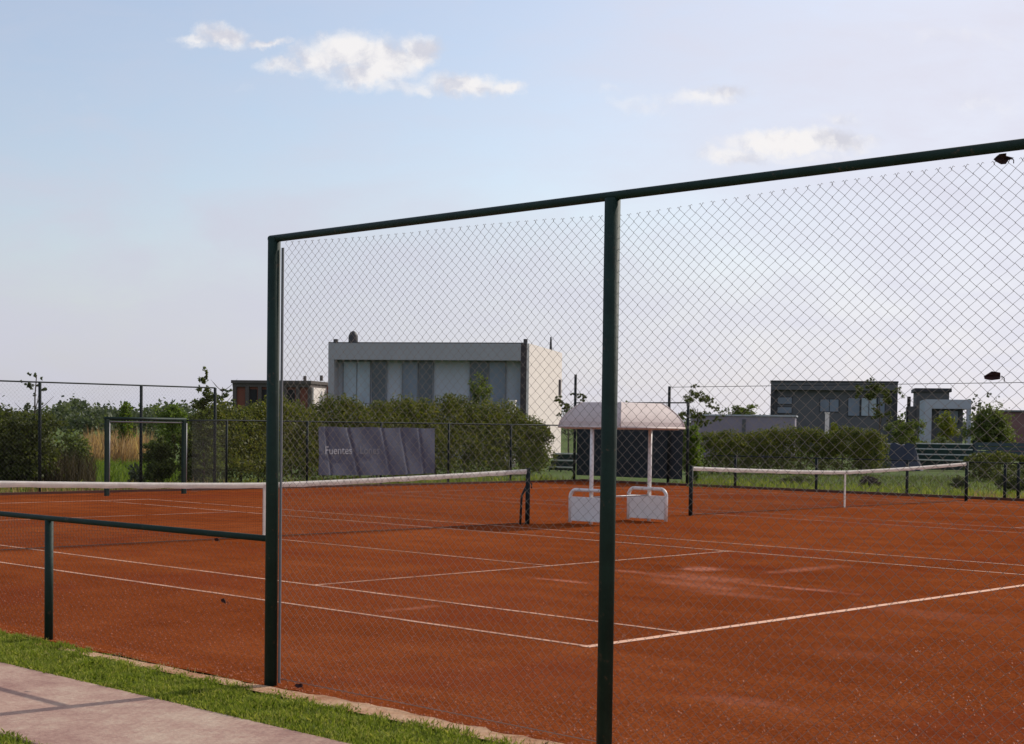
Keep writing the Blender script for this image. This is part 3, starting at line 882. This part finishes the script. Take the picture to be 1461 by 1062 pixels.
t = thing('corner_fence', 'tall fence panel with dark cloth windscreen behind the rounded canopy', 'fence', (0, 0, 0))
SY = 31.0
for x, h in ((-27.75, 3.75), (-23.55, 3.30), (-22.75, 2.75)):
    MB().tube([(x, SY, -.05), (x, SY, h)], .048, 10).build('post', M['green_paint_old'], t, True)
MB().tube([(-27.75, SY, 2.75), (-22.75, SY, 2.75)], .022, 8).build('top_rail', M['green_paint_old'], t, True)
straight_mesh((-27.75, SY), (-22.75, SY), .03, 2.72, t, M['far_wire'], .10, .0014)
sc = MB(); n = 24
for i in range(n):
    xa, xb = -27.7 + 4.7 * i / n, -27.7 + 4.7 * (i + 1) / n
    ya, yb = SY + .06 + .03 * math.sin(i * 1.3), SY + .06 + .03 * math.sin((i + 1) * 1.3)
    sc.add([(xa, ya, .20), (xb, yb, .20), (xb, yb, 2.0), (xa, ya, 2.0), (xa, ya + .01, .20), (xb, yb + .01, .20), (xb, yb + .01, 2.0), (xa, ya + .01, 2.0)],
           [(0, 1, 2, 3), (7, 6, 5, 4), (3, 2, 6, 7), (0, 4, 5, 1)])
sc.build('windscreen', M['screen'], t)

t = thing('far_low_fence', 'low rail fence along the far side of the second court', 'fence', (0, 0, 0))
fx = [-20.8, -17.75, -14.62, -11.55, -11.15, -8.0]
for x in fx: MB().tube([(x, SY, -.05), (x, SY, 1.06)], .045, 8).build('post', M['green_paint_old'], t, True)
MB().tube([(-11.15, SY, 1.06), (-7.5, SY, 1.06)], .026, 8).build('top_rail', M['green_paint_old'], t, True)
MB().tube([(-21.7, SY, 1.03), (-11.15, SY, 1.05)], .016, 8).build('top_rail', M['green_paint_old'], t, True)
straight_mesh((-21.7, SY), (-7.5, SY), .03, 1.04, t, M['far_wire'], .10, .0013)
o = MB().tube([(-23.55 + 17 * q, SY, 3.27 - .05 * math.sin(q * math.pi) * 4 * 0 + .05 * q) for q in np.linspace(0, 1, 12)], .009, 6).build('overhead_cable', M['green_paint_old'])
tag(o, 'thin dark cable strung high above the far side of the second court', 'cable')

# banner
t = None
b0, b1 = Vector((FX + .07, 19.28, 0)), Vector((FX + .07, 24.02, 0))
bm = MB(); n, mrow = 150, 12; g = random.Random(5)
Lb = (b1 - b0).length; zlo, zhi = .36, 1.80
def bpt(s, q):
    w = .012 * math.sin(s * 19 + q * 5) + .004 * math.sin(s * 53 - q * 9)
    for s0, sl_, a_ in ((.235, .10, .045), (.055, .05, .03), (.52, .09, .022), (.69, .07, .018), (.85, .06, .025)):
        w -= a_ * math.exp(-((s - s0 - sl_ * (1 - q)) / .010) ** 2)
    return (w, s * Lb, zlo + .10 * s * 0 + (zhi - zlo) * q - .03 * math.sin(s * math.pi) * (1 - q) * 1.2 + .012 * math.sin(s * 19) * q)
for off in (0, -.008):
    for i in range(n):
        for k in range(mrow):
            q = [bpt(i / n, k / mrow), bpt((i + 1) / n, k / mrow), bpt((i + 1) / n, (k + 1) / mrow), bpt(i / n, (k + 1) / mrow)]
            q = [(x + off, y, z) for x, y, z in q]
            bm.add(q if off == 0 else q[::-1], [(0, 1, 2, 3)])
ban = bm.build('banner', M['banner'], smooth=True)
ban.location = b0
tag(ban, 'slate blue vinyl banner with white lettering hung on the end fence', 'banner')


def text_mesh(name, txt, size, m, parent, loc):
    c = bpy.data.curves.new(name, 'FONT'); c.body = txt; c.size = size; c.extrude = .003
    o = bpy.data.objects.new(name, c); COL.objects.link(o)
    dg = bpy.context.evaluated_depsgraph_get()
    me = bpy.data.meshes.new_from_object(o.evaluated_get(dg)); bpy.data.objects.remove(o)
    o = bpy.data.objects.new(name, me); me.materials.clear(); me.materials.append(m); link(o, parent)
    o.location = loc; o.rotation_euler = (R(90), 0, R(90))
    return o


text_mesh('lettering', 'Fuentes', .34, M['banner_text'], ban, (.034, .20, .985))
text_mesh('lettering', 'Lones', .34, M['banner_text_dim'], ban, (.034, 1.56, .985))

# ------------------------------------------------------------------ plants behind the fences
# long hedge behind the end fence: lumpy, higher where it has been let grow
def hedge(name, label, pts, tops, thick, n, size, leaf, seed, z0=0.05):
    """pts: ground polyline; tops: height at each point"""
    g = np.random.default_rng(seed)
    pts = np.array(pts, float); tops = np.array(tops, float)
    seg = np.linalg.norm(np.diff(pts, axis=0), axis=1); cum = np.concatenate([[0], np.cumsum(seg)]); L = cum[-1]
    t = thing(name, label, 'hedge', (float(pts[0, 0]), float(pts[0, 1]), 0), 0, 'hedges beyond the courts')
    s = g.uniform(0, L, n)
    # gather leaves into sprays
    ns = int(n / 40); cs = g.uniform(0, L, ns); cq = g.uniform(0, 1, ns) ** .7; ca = g.uniform(-1, 1, ns)
    idx = g.integers(0, ns, n)
    s = np.clip(cs[idx] + g.normal(0, .14, n), 0, L); q = cq[idx] + g.normal(0, .05, n); a = ca[idx] + g.normal(0, .18, n)
    h = np.interp(s, cum, tops) * (1 + .05 * np.sin(s * 1.9) + .035 * np.sin(s * 4.7 + 1))
    x = np.interp(s, cum, pts[:, 0]); y = np.interp(s, cum, pts[:, 1])
    d = np.gradient(pts, axis=0); nx = np.interp(s, cum, -d[:, 1]); ny = np.interp(s, cum, d[:, 0]); l = np.hypot(nx, ny)
    prof = thick * .5 * np.clip(1.08 - np.clip(q, 0, 1) ** 3 * .75, .1, 1.2)
    a = np.sign(a) * np.abs(a) ** .6
    P = np.stack([x + nx / l * a * prof - pts[0, 0], y + ny / l * a * prof - pts[0, 1], z0 + np.clip(q, 0.0, 1.08) * (h - z0)], 1)
    v, f_ = leaves(P, size, elong=2.2, upbias=.4)
    np_mesh('foliage', v, f_, leaf, t, rnd=g.uniform(0, 1, len(f_)))
    for k in range(int(L / .9)):
        st = MB()
        ss = (k + .5) * .9; X = np.interp(ss, cum, pts[:, 0]) - pts[0, 0]; Y = np.interp(ss, cum, pts[:, 1]) - pts[0, 1]; H = np.interp(ss, cum, tops) * .75
        st.tube([(X, Y, 0), (X + .1, Y - .08, H * .5), (X + .02, Y + .1, H)], [.035, .025, .01], 5)
        st.build('stem', M['bark'], t)
    return t


hp = [(px, d) for px, d in ((292, 46), (340, 48), (400, 50), (455, 52), (475, 52.5), (545, 54.5), (610, 57), (680, 59.5), (740, 61.5), (780, 62))]
ht = [590, 582, 576, 580, 574, 580, 574, 576, 588, 608]
hedge('hedge', 'long unclipped olive hedge behind the end fence and the blue banner',
      [tuple(at(p, d)[:2]) for p, d in hp], [zat(p, y, d) for (p, d), y in zip(hp, ht)], 1.7, 120000, .095, M['L_hedge'], 31)
hp = [(1003, 66), (1060, 67), (1130, 68), (1200, 68), (1262, 67)]
ht = [622, 618, 612, 613, 622]
hedge('hedge', 'dark clipped hedge with a yellowish top beyond the second court',
      [tuple(at(p, d)[:2]) for p, d in hp], [zat(p, y, d) for (p, d), y in zip(hp, ht)], 1.6, 42000, .095, M['L_hedge'], 32)
hp = [(1385, 62), (1420, 61), (1475, 60), (1520, 60)]
hedge('hedge', 'low olive hedge at the far right behind the low rail',
      [tuple(at(p, d)[:2]) for p, d in hp], [zat(p, y, d) for (p, d), y in zip(hp, (650, 648, 650, 650))], 1.3, 12000, .09, M['L_hedge'], 33)


def plant(kind, label, px, depth, pytop, wpx, leaf, n, size, shape='bush', seed=1, cat=None, group=None, trunk=None, elong=1.7):
    group = group or ('shrubs round the courts' if shape == 'bush' else 'trees beyond the courts')
    p = at(px, depth); h = zat(px, pytop, depth); w = wpx / FPX * depth
    return tree(kind, label, cat or ('shrub' if shape == 'bush' else 'tree'), (p.x, p.y, -.02), h, w, leaf, n, size, trunk, seed, group, shape, elong=elong)


plant('shrub', 'large dark bush at the left edge behind the back fence', 22, 44, 556, 150, M['L_dark'], 22000, .10, seed=41)
plant('shrub', 'olive bush right of the first fence post, beside the large dark bush', 104, 47, 600, 70, M['L_mid'], 6000, .09, seed=42)
plant('sapling', 'thin sapling with a few leaves rising above the large dark bush', 47, 48, 530, 34, M['L_grey'], 1800, .06, 'wispy', 43, 'tree', trunk=3.3)
plant('shrub', 'olive bush inside the gate frame beside the tall post', 226, 46, 612, 62, M['L_mid'], 6500, .09, seed=44)
plant('shrub', 'grey green shrub low against the tall post left of the gate opening', 193, 45, 655, 26, M['L_grey'], 1500, .07, seed=45)
plant('shrub', 'dense bush between the gate frame and the young conifer', 268, 45, 605, 44, M['L_dark'], 5000, .09, seed=46)
plant('conifer', 'slender young conifer with a bare tip beside the gate frame', 291, 44.5, 530, 62, M['L_mid'], 9500, .09, 'spire', 47, 'tree', elong=2.4)
plant('young_tree', 'yellow green young tree behind the left fence left of the tall post', 181, 72, 558, 34, M['L_bright'], 3500, .13, 'round', 48)
plant('tree', 'bright green bushy tree beyond the gate frame', 250, 78, 574, 60, M['L_bright'], 5000, .14, 'round', 49)
plant('tree', 'wispy grey tree standing left of the brick house', 315, 92, 547, 40, M['L_grey'], 4500, .09, 'wispy', 50, trunk=4.0)
plant('shrub', 'yellowish bush in front of the brick house', 352, 62, 576, 62, M['L_yellow'], 5500, .11, seed=51)
plant('shrub', 'yellowish bush at the foot of the grey house end', 445, 60, 568, 46, M['L_yellow'], 3200, .11, seed=52)
plant('young_tree', 'thin young tree standing in front of the grey house windows', 684, 80, 514, 46, M['L_mid'], 1800, .13, 'round', 53, trunk=3.6)
plant('tree', 'dark wispy tree between the grey house and the canopy', 812, 88, 557, 44, M['L_dark'], 4600, .09, 'wispy', 54, trunk=3.2)
plant('tree', 'small dark tree showing above the canopy beside the tall post', 888, 96, 562, 34, M['L_dark'], 1400, .15, 'round', 55)
plant('tree', 'straggly tree with scattered leaves right of the canopy', 993, 84, 545, 80, M['L_dark'], 4600, .09, 'wispy', 56, trunk=3.0)
plant('tree', 'small round tree above the long lilac wall', 1058, 118, 571, 50, M['L_mid'], 2600, .17, 'round', 57, trunk=3.0)
plant('shrub', 'upright bright shrub at the right end of the dark windscreen', 984, 53.5, 597, 44, M['L_bright'], 7500, .09, seed=58)
plant('shrub', 'dark purple low bush on the grass in front of the clipped hedge', 1238, 52, 676, 34, M['L_purple'], 2200, .06, seed=59)
plant('shrub', 'dark low bush on the grass left of the purple bush', 1140, 54, 676, 60, M['L_dark'], 2600, .06, seed=60)
plant('shrub', 'leafy green bush left of the white house', 1288, 82, 588, 66, M['L_mid'], 6500, .12, seed=61)
plant('shrub', 'brownish olive bush at the right end of the clipped hedge', 1236, 69, 610, 60, M['L_hedge'], 5200, .11, seed=62)
plant('tree', 'yellow leafed small tree in front of the white house', 1347, 86, 586, 44, M['L_yellow'], 3600, .13, 'round', 63)
plant('tree', 'broad green tree right of the white house', 1412, 82, 571, 84, M['L_mid'], 9000, .14, 'round', 64)
plant('tree', 'bare topped tree rising behind the white house roof', 1394, 118, 562, 34, M['L_grey'], 2000, .11, 'wispy', 65, trunk=4)
plant('shrub', 'grey leaved bush below the yellow tree', 1352, 82, 618, 46, M['L_grey'], 2200, .10, seed=66)
plant('shrub', 'bright yellow green bush beside the white gate pillar', 1192, 104, 594, 26, M['L_yellow'], 1500, .15, seed=67)
plant('tree', 'leafy tree leaning over the right of the charcoal house roof', 1252, 108, 541, 70, M['L_dark'], 6500, .10, 'wispy', 68, trunk=4.2)
plant('shrub', 'dark thicket behind the low rail at the right edge', 1448, 49, 664, 70, M['L_dark'], 6500, .07, seed=69)
plant('shrub', 'dark scrubby bush around the far net post', 1370, 50, 676, 36, M['L_dark'], 2600, .06, seed=70)
plant('shrub', 'round bush behind the hedge close to the house corner', 762, 66, 594, 50, M['L_dark'], 3600, .10, seed=71)

# rough growth along the foot of the back fence and the tall reddish grass beyond
def strip(px0, px1, d0, d1, n):
    px = rng.uniform(px0, px1, n); d = rng.uniform(d0, d1, n)
    P = np.array([tuple(at(a, b)) for a, b in zip(px, d)]); P[:, 2] = -.02
    return P


def patch(x0, x1, y0, y1, n):
    return np.stack([rng.uniform(x0, x1, n), rng.uniform(y0, y1, n), np.full(n, -.02)], 1)


tag(stalks('tall_dry_grass', strip(120, 215, 68, 84, 5200), .92, .035, M['L_dry'], .35), kind='stuff')
tag(stalks('tall_dry_grass', strip(-10, 135, 44, 48, 2600), .75, .020, M['L_brown'], .4), kind='stuff')
tag(stalks('rough_grass', np.concatenate([patch(-29.6, -27.5, 4, 31, 4200), patch(-24, -9, 31.15, 34.5, 5000)]), .20, .02, M['blade'], .7), kind='stuff')
tag(stalks('dry_weeds', np.concatenate([patch(-28.3, -27.42, 4, 16.5, 1500), patch(-13, -9, 31.2, 32.2, 400)]), .22, .016, M['L_dry'], .6), kind='stuff')
tag(stalks('rough_grass', strip(90, 260, 48, 66, 5200), .28, .03, M['L_bright'], .6), kind='stuff')
tag(stalks('rough_grass', strip(980, 1470, 50, 66, 7000), .13, .025, M['L_mid'], .6), kind='stuff')

# far wood along the horizon
bl = []; g = random.Random(9)
for k in range(120):
    px = -120 + 480 * g.random(); d = g.uniform(150, 185); p = at(px, d)
    top = 566 + 14 * abs(math.sin(px * .021 + 1.0)) + g.uniform(0, 9)
    h = max(2.0, zat(px, top, d)); rr = g.uniform(1.6, 2.8)
    bl.append((p.x, p.y, h * .55, rr, rr, h * .45))
for k in range(150):
    px = 360 + 1400 * g.random(); d = g.uniform(210, 260); p = at(px, d); h = g.uniform(3.2, 5.0); rr = g.uniform(2.2, 3.6)
    bl.append((p.x, p.y, h * .55, rr, rr, h * .45))
Pw = crown_points(bl, 60000, 91, .7, .4); Pw[:, 2] = np.maximum(Pw[:, 2], .05)
v, f_ = leaves(Pw, .42, elong=1.4)
o = np_mesh('far_wood', v, f_, M['L_far'], rnd=rng.uniform(0, 1, len(f_)))
tag(o, kind='stuff')

# ------------------------------------------------------------------ buildings
EX = Vector((0.844, 0.536, 0)).normalized(); RZ = math.atan2(EX.y, EX.x)
EY = Vector((-EX.y, EX.x, 0))


def width_to(A, px):
    lo, hi = 0.1, 80.0
    for _ in range(50):
        m = (lo + hi) / 2
        if px_of(A + EX * m) < px: lo = m
        else: hi = m
    return lo


def house(name, label, px, depth, cat='house'):
    A = at(px, depth); t = thing(name, label, cat, (A.x, A.y, 0), RZ, 'buildings beyond the courts')
    def lx(p): return width_to(A, p)
    def lz(p, y): return zat(p, y, (A + EX * lx(p) - CAM).dot(fwd)) if p > px else zat(px, y, depth)
    return t, lx, lz, A


def bx(parent, name, m, x0, x1, y0, y1, z0, z1, bevel=0): return MB().box(x0, x1, y0, y1, z0, z1).build(name, m, parent, bevel=bevel)


def window(t, m, x0, x1, z0, z1, y, fm, n=1):
    w = MB(); e = .05
    w.box(x0, x1, y - .02, y + .06, z1 - e, z1); w.box(x0, x1, y - .02, y + .06, z0, z0 + e)
    for i in range(n + 1):
        x = x0 + (x1 - x0 - e) * i / n; w.box(x, x + e, y - .022, y + .058, z0 + e, z1 - e)
    wo = w.build('window', fm, t)
    MB().box(x0 + e, x1 - e, y + .01, y + .03, z0 + e, z1 - e).build('pane', m, wo)


# main grey house
t, lx, lz, A = house('modern_house', 'pale grey flat-roofed house with a long glazed upper floor, sunlit on its right end', 467, 90.3)
W_ = lx(750); Ht = lz(467, 490); D_ = 11.0; zb = lz(600, 514); zf = lz(600, 577)
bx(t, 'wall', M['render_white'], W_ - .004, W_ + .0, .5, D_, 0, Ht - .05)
body = MB(); body.box(0.0, W_ - .004, .9, D_, 0, Ht - .3); body.box(W_ - .0, W_ + .02, .45, D_, 0, Ht)
body.v = body.v[:8]; body.f = body.f[:6]; body.build('wall', M['render_pale'], t)
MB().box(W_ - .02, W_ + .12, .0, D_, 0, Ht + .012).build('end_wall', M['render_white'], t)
MB().box(0, W_ - .362, .0, D_, zb, Ht).build('roof_band', M['render_grey'], t)
MB().box(0, W_ - .02, .0, .9, zf - .9, zf - .02).build('balcony', M['render_pale'], t)
MB().box(0, .35, .02, .9, zf - .02, zb).build('side_fin', M['render_grey'], t)
MB().box(W_ - .36, W_ - .022, -.012, .9, 0, Ht + .004).build('corner_column', M['brown_wood'], t)
px = lx
for a, b, m, n in ((482, 522, 'glass_pale', 2), (523, 545, 'glass_dark', 1), (567, 590, 'glass_mid', 1), (591, 612, 'glass_dark', 1), (664, 690, 'glass_dark', 1), (691, 716, 'glass_mid', 1)):
    window(t, M[m], px(a), px(b), zf, zb - .03, .80, M['alu'], n)
ra = MB(); ra.box(0, W_ - .02, .0, .12, Ht, Ht + .06); ra.build('coping', M['render_dark'], t)
ta = MB(); c = px(486)
ta.tube([(c, 2.2, Ht - .02), (c, 2.2, Ht + .12), (c, 2.2, Ht + .55), (c, 2.2, Ht + .75), (c, 2.2, Ht + .84)], [.24, .28, .28, .18, .05], 14); ta.build('water_tank', M['black_tank'], t, True)
bx(t, 'vent', M['black_tank'], px(469.5), px(474.5), .6, .85, Ht, Ht + .27)
bx(t, 'vent', M['black_tank'], W_ - .28, W_ - .08, .3, .5, Ht + .06, Ht + .28)
MB().tube([(W_ + .06, 7.2, Ht), (W_ + .06, 7.2, Ht + .8)], [.09, .05], 6).build('antenna', M['black_tank'], t)
MB().box(W_ + .12, W_ + .2, 9.9, 10.35, Ht - 2.7, Ht - 1.7).build('wall_lamp', M['brown_wood'], t)

# gate pillar and porch slab in front of it
t2 = thing('gate_pillar', 'white pillar in front of the grey house corner, above the hedge', 'pillar', at(730, 72), RZ)
MB().box(-.14, .14, -.14, .14, 0, zat(730, 573, 72)).build('shaft', M['render_white'], t2, bevel=.02)
MB().box(-.17, .17, -.17, .17, zat(730, 573, 72) + .002, zat(730, 573, 72) + .06).build('cap', M['render_white'], t2)
t2 = thing('porch', 'small porch with a pale flat slab beside the white pillar', 'porch', at(711, 74), RZ)
zz = zat(711, 584, 74)
MB().box(-.42, .42, -.5, .5, zz - .07, zz).build('roof_slab', M['render_white'], t2)
MB().box(-.36, .36, -.3, .4, 0, zz - .075).build('wall', M['render_dark'], t2)

# brick house under construction
t, lx, lz, A = house('brick_house', 'unfinished red brick house with open window holes and concrete columns', 331, 112)
W_ = lx(441); Ht = lz(331, 541); D_ = 8
bw = MB(); bw.box(0, W_, .3, D_, 0, Ht - .55); bw.build('wall', M['brick'], t)
MB().box(-.12, W_ + .10, 0, D_ + .2, Ht - .30, Ht - .08).build('roof', M['raw_concrete'], t)
MB().box(-.05, W_, .12, D_, Ht - .55, Ht - .302).build('ring_beam', M['raw_concrete'], t)
for p in (331, 349, 367, 385, 403, 421, 438):
    x = 0 if p == 331 else lx(p); MB().box(x - .02, x + .24, .1, .29, 0, Ht - .552).build('column', M['raw_concrete'], t)
for a, b in ((351.5, 364), (370, 382), (388, 400), (406, 418)):
    MB().box(lx(a), lx(b), .27, .4, Ht - 2.0, Ht - .72).build('window', M['void'], t)
for p, h in ((367, .4), (412, .35), (436, .4)): MB().box(lx(p), lx(p) + .18, 3, 3.2, Ht, Ht + h).build('rebar_stub', M['raw_concrete'], t)
MB().box(W_ + .002, W_ + .20, .3, D_, 0, Ht - .56).build('end_wall', M['render_white'], t)
bw = MB(); bw.box(W_ + .21, lx(464), 3.2, D_ + 3, 0, lz(455, 550)); bw.build('wing', M['brick'], t)
MB().box(lx(464) - .2, lx(468), 3.0, 3.25, 0, lz(465, 540)).build('chimney', M['raw_concrete'], t)

# lilac boundary wall building
t, lx, lz, A = house('long_outbuilding', 'long low lilac grey building behind the clipped hedge', 985, 104, 'building')
W_ = lx(1133); Ht = lz(985, 591)
MB().box(0, W_, 0, 5, 0, Ht - .10).build('wall', M['lilac_wall'], t)
MB().box(-.1, W_ + .1, -.1, 5.1, Ht - .098, Ht).build('roof', M['render_pale'], t)
MB().box(lx(1058), lx(1063), -.05, -.002, 0, Ht - .3).build('pilaster', M['render_dark'], t)
t2 = thing('gate_pillar', 'slim white pillar in front of the charcoal house', 'pillar', at(1179, 106), RZ)
MB().box(-.14, .14, -.14, .14, 0, zat(1179, 590, 106)).build('shaft', M['render_white'], t2)
MB().box(-.18, .18, -.18, .18, zat(1179, 590, 106) + .002, zat(1179, 590, 106) + .07).build('cap', M['render_white'], t2)

# charcoal house
t, lx, lz, A = house('modern_house', 'charcoal flat-roofed house with wide windows and a black roof edge', 1098, 136)
W_ = lx(1279); Ht = lz(1098, 543); zb = lz(1190, 557)
MB().box(0.05, W_ - .05, .6, 9, 0, zb).build('wall', M['render_dark'], t)
MB().box(0, W_, 0, 9, zb + .002, Ht - .14).build('roof_band', M['render_dark'], t)
MB().box(-.05, W_ + .05, -.05, 9.05, Ht - .138, Ht).build('coping', M['render_dark_band'], t)
MB().box(0, .3, .0, .598, 0, zb).build('side_fin', M['render_dark_band'], t)
MB().box(W_ - .3, W_, .0, .598, 0, zb).build('side_fin', M['render_dark_band'], t)
for a, b, y0, y1, m, n in ((1107, 1129, 577, 566, 'glass_mid', 1), (1107, 1129, 590, 580, 'glass_mid', 1), (1168, 1196, 588, 569, 'glass_mid', 2), (1208, 1226, 594, 567, 'glass_mid', 1), (1227, 1250, 594, 567, 'glass_pale', 2), (1251, 1262, 594, 567, 'glass_mid', 1)):
    window(t, M[m], lx(a), lx(b), lz(a, y0), lz(a, y1), .55, M['render_dark_band'], n)

# small grey house behind, white house in front
t, lx, lz, A = house('small_house', 'dark grey tower-like house with an overhanging flat roof', 1303, 140)
W_ = lx(1356); Ht = lz(1303, 554)
MB().box(.2, W_ - .2, .2, 6, 0, Ht - .32).build('wall', M['render_dark'], t)
MB().box(0, W_, 0, 6.2, Ht - .318, Ht).build('roof', M['render_dark_band'], t)
MB().box(-.5, .198, .3, 5, 0, lz(1303, 580)).build('wing', M['render_dark'], t)
MB().tube([(-.45, .6, 0), (-.45, .6, lz(1303, 566))], .16, 8).build('chimney', M['black_tank'], t)
t, lx, lz, A = house('white_house', 'white flat-roofed house half hidden by small trees', 1318, 116)
W_ = lx(1384); Ht = lz(1318, 570); zb = lz(1318, 583)
MB().box(0, W_, 0, 7, zb, Ht).build('roof_band', M['render_pale'], t)
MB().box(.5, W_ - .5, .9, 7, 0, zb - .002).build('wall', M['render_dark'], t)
MB().box(0, .5, 0, 6.9, 0, zb - .002).build('side_wall', M['render_pale'], t)
MB().box(W_ - .3, W_, 0, .5, 0, zb - .002).build('column', M['render_pale'], t)
window(t, M['glass_mid'], lx(1338), lx(1368), lz(1340, 604), zb - .1, .85, M['render_dark_band'], 2)
t, lx, lz, A = house('red_house', 'dull red low building at the right edge behind the trees', 1424, 112)
MB().box(0, lx(1560), 0, 7, 0, lz(1424, 588)).build('wall', M['red_roof'], t)
MB().box(-.15, lx(1560) + .15, -.15, 7.1, lz(1424, 588) + .002, lz(1424, 588) + .14).build('roof', M['render_dark'], t)

# ------------------------------------------------------------------ bleachers, tarpaulin, green fence
def bleacher(label, px, depth, wpx, rows, pytop, pybot):
    p = at(px, depth); w = wpx / FPX * depth; t = thing('bleacher', label, 'bleacher', (p.x, p.y, 0), RZ - .2, 'plank seats beyond the courts')
    zt, zb_ = zat(px, pytop, depth), zat(px, pybot, depth)
    for k in range(rows):
        z = zb_ + (zt - zb_) * k / (rows - 1)
        MB().box(-w / 2, w / 2, .35 * k, .35 * k + .26, z - .05, z).build('seat_plank', M['plank_white'], t, bevel=.008)
    for k in range(rows - 1):  # dark backing boards, added so the gaps between planks read dark
        z = zb_ + (zt - zb_) * k / (rows - 1); z2 = zb_ + (zt - zb_) * (k + 1) / (rows - 1)
        MB().box(-w / 2, w / 2, .35 * k + .27, .35 * k + .30, z - .02, z2 - .055).build('gap_backing', M['green_paint'], t)
    MB().box(-w / 2, w / 2, .10, .13, .05, zb_ - .06).build('gap_backing', M['green_paint'], t)  # same added backing below the lowest plank
    for s in (-.46, 0, .46):
        fr = MB(); fr.tube([(s * w, 0, 0), (s * w, .05, zb_ - .055)], .03, 6); fr.tube([(s * w, .35 * rows - .1, 0), (s * w, .35 * (rows - 1) + .15, zt - .055)], .03, 6)
        fr.tube([(s * w, .05, zb_ - .10), (s * w, .35 * (rows - 1) + .15, zt - .10)], .03, 6)
        fr.build('frame', M['green_paint'], t, True)
    return t


bleacher('row of weathered white plank seats beside the blue tarpaulin at right', 1346, 76, 88, 4, 633, 656)
bleacher('short stack of white plank seats left of the rounded canopy', 800, 66, 38, 3, 647, 666)
p = at(1284, 76); t = thing('tarpaulin_stack', 'heap under a navy tarpaulin left of the white plank seats', 'tarpaulin', (p.x, p.y, 0), RZ)
tb = MB(); n = 14; hT = zat(1284, 631, 76)
g = random.Random(3)
grid = [[(-1.1 + 2.2 * i / n, -.5 + 1.0 * k / 6, hT * (1 - .12 * g.random()) * min(1, 4.5 * min(i / n, 1 - i / n) + .0) * (min(1, 3.2 * min(k / 6, 1 - k / 6)))) for k in range(7)] for i in range(n + 1)]
for i in range(n):
    for k in range(6): tb.add([grid[i][k], grid[i + 1][k], grid[i + 1][k + 1], grid[i][k + 1]], [(0, 1, 2, 3)])
tb.build('cover', M['tarp'], t, True)
p, q = at(1388, 64), at(1500, 62)
t = thing('board_fence', 'dark teal board fence at the right edge below the trees', 'fence', (0, 0, 0))
d = (q - p).normalized(); nrm = Vector((-d.y, d.x, 0)); z0, z1 = zat(1430, 649, 63), zat(1430, 631, 63)
for k in range(3):
    za = z0 + (z1 - z0) * k / 3; zb_ = za + (z1 - z0) / 3 - .03
    MB().add([tuple((p if i in (0, 3, 4, 7) else q) + nrm * (0 if i < 4 else .04) + Vector((0, 0, za if i in (0, 1, 4, 5) else zb_))) for i in range(8)],
             [(0, 1, 2, 3), (7, 6, 5, 4), (0, 4, 5, 1), (3, 2, 6, 7), (1, 5, 6, 2), (0, 3, 7, 4)]).build('board', plain('teal_board', (.045, .062, .070), .7, .2, 1.5), t)
for k in range(4):
    c = p.lerp(q, k / 3) + nrm * .09; MB().box(c.x - .05, c.x + .05, c.y - .05, c.y + .05, 0, z1 + .05).build('post', M['green_paint_old'], t)
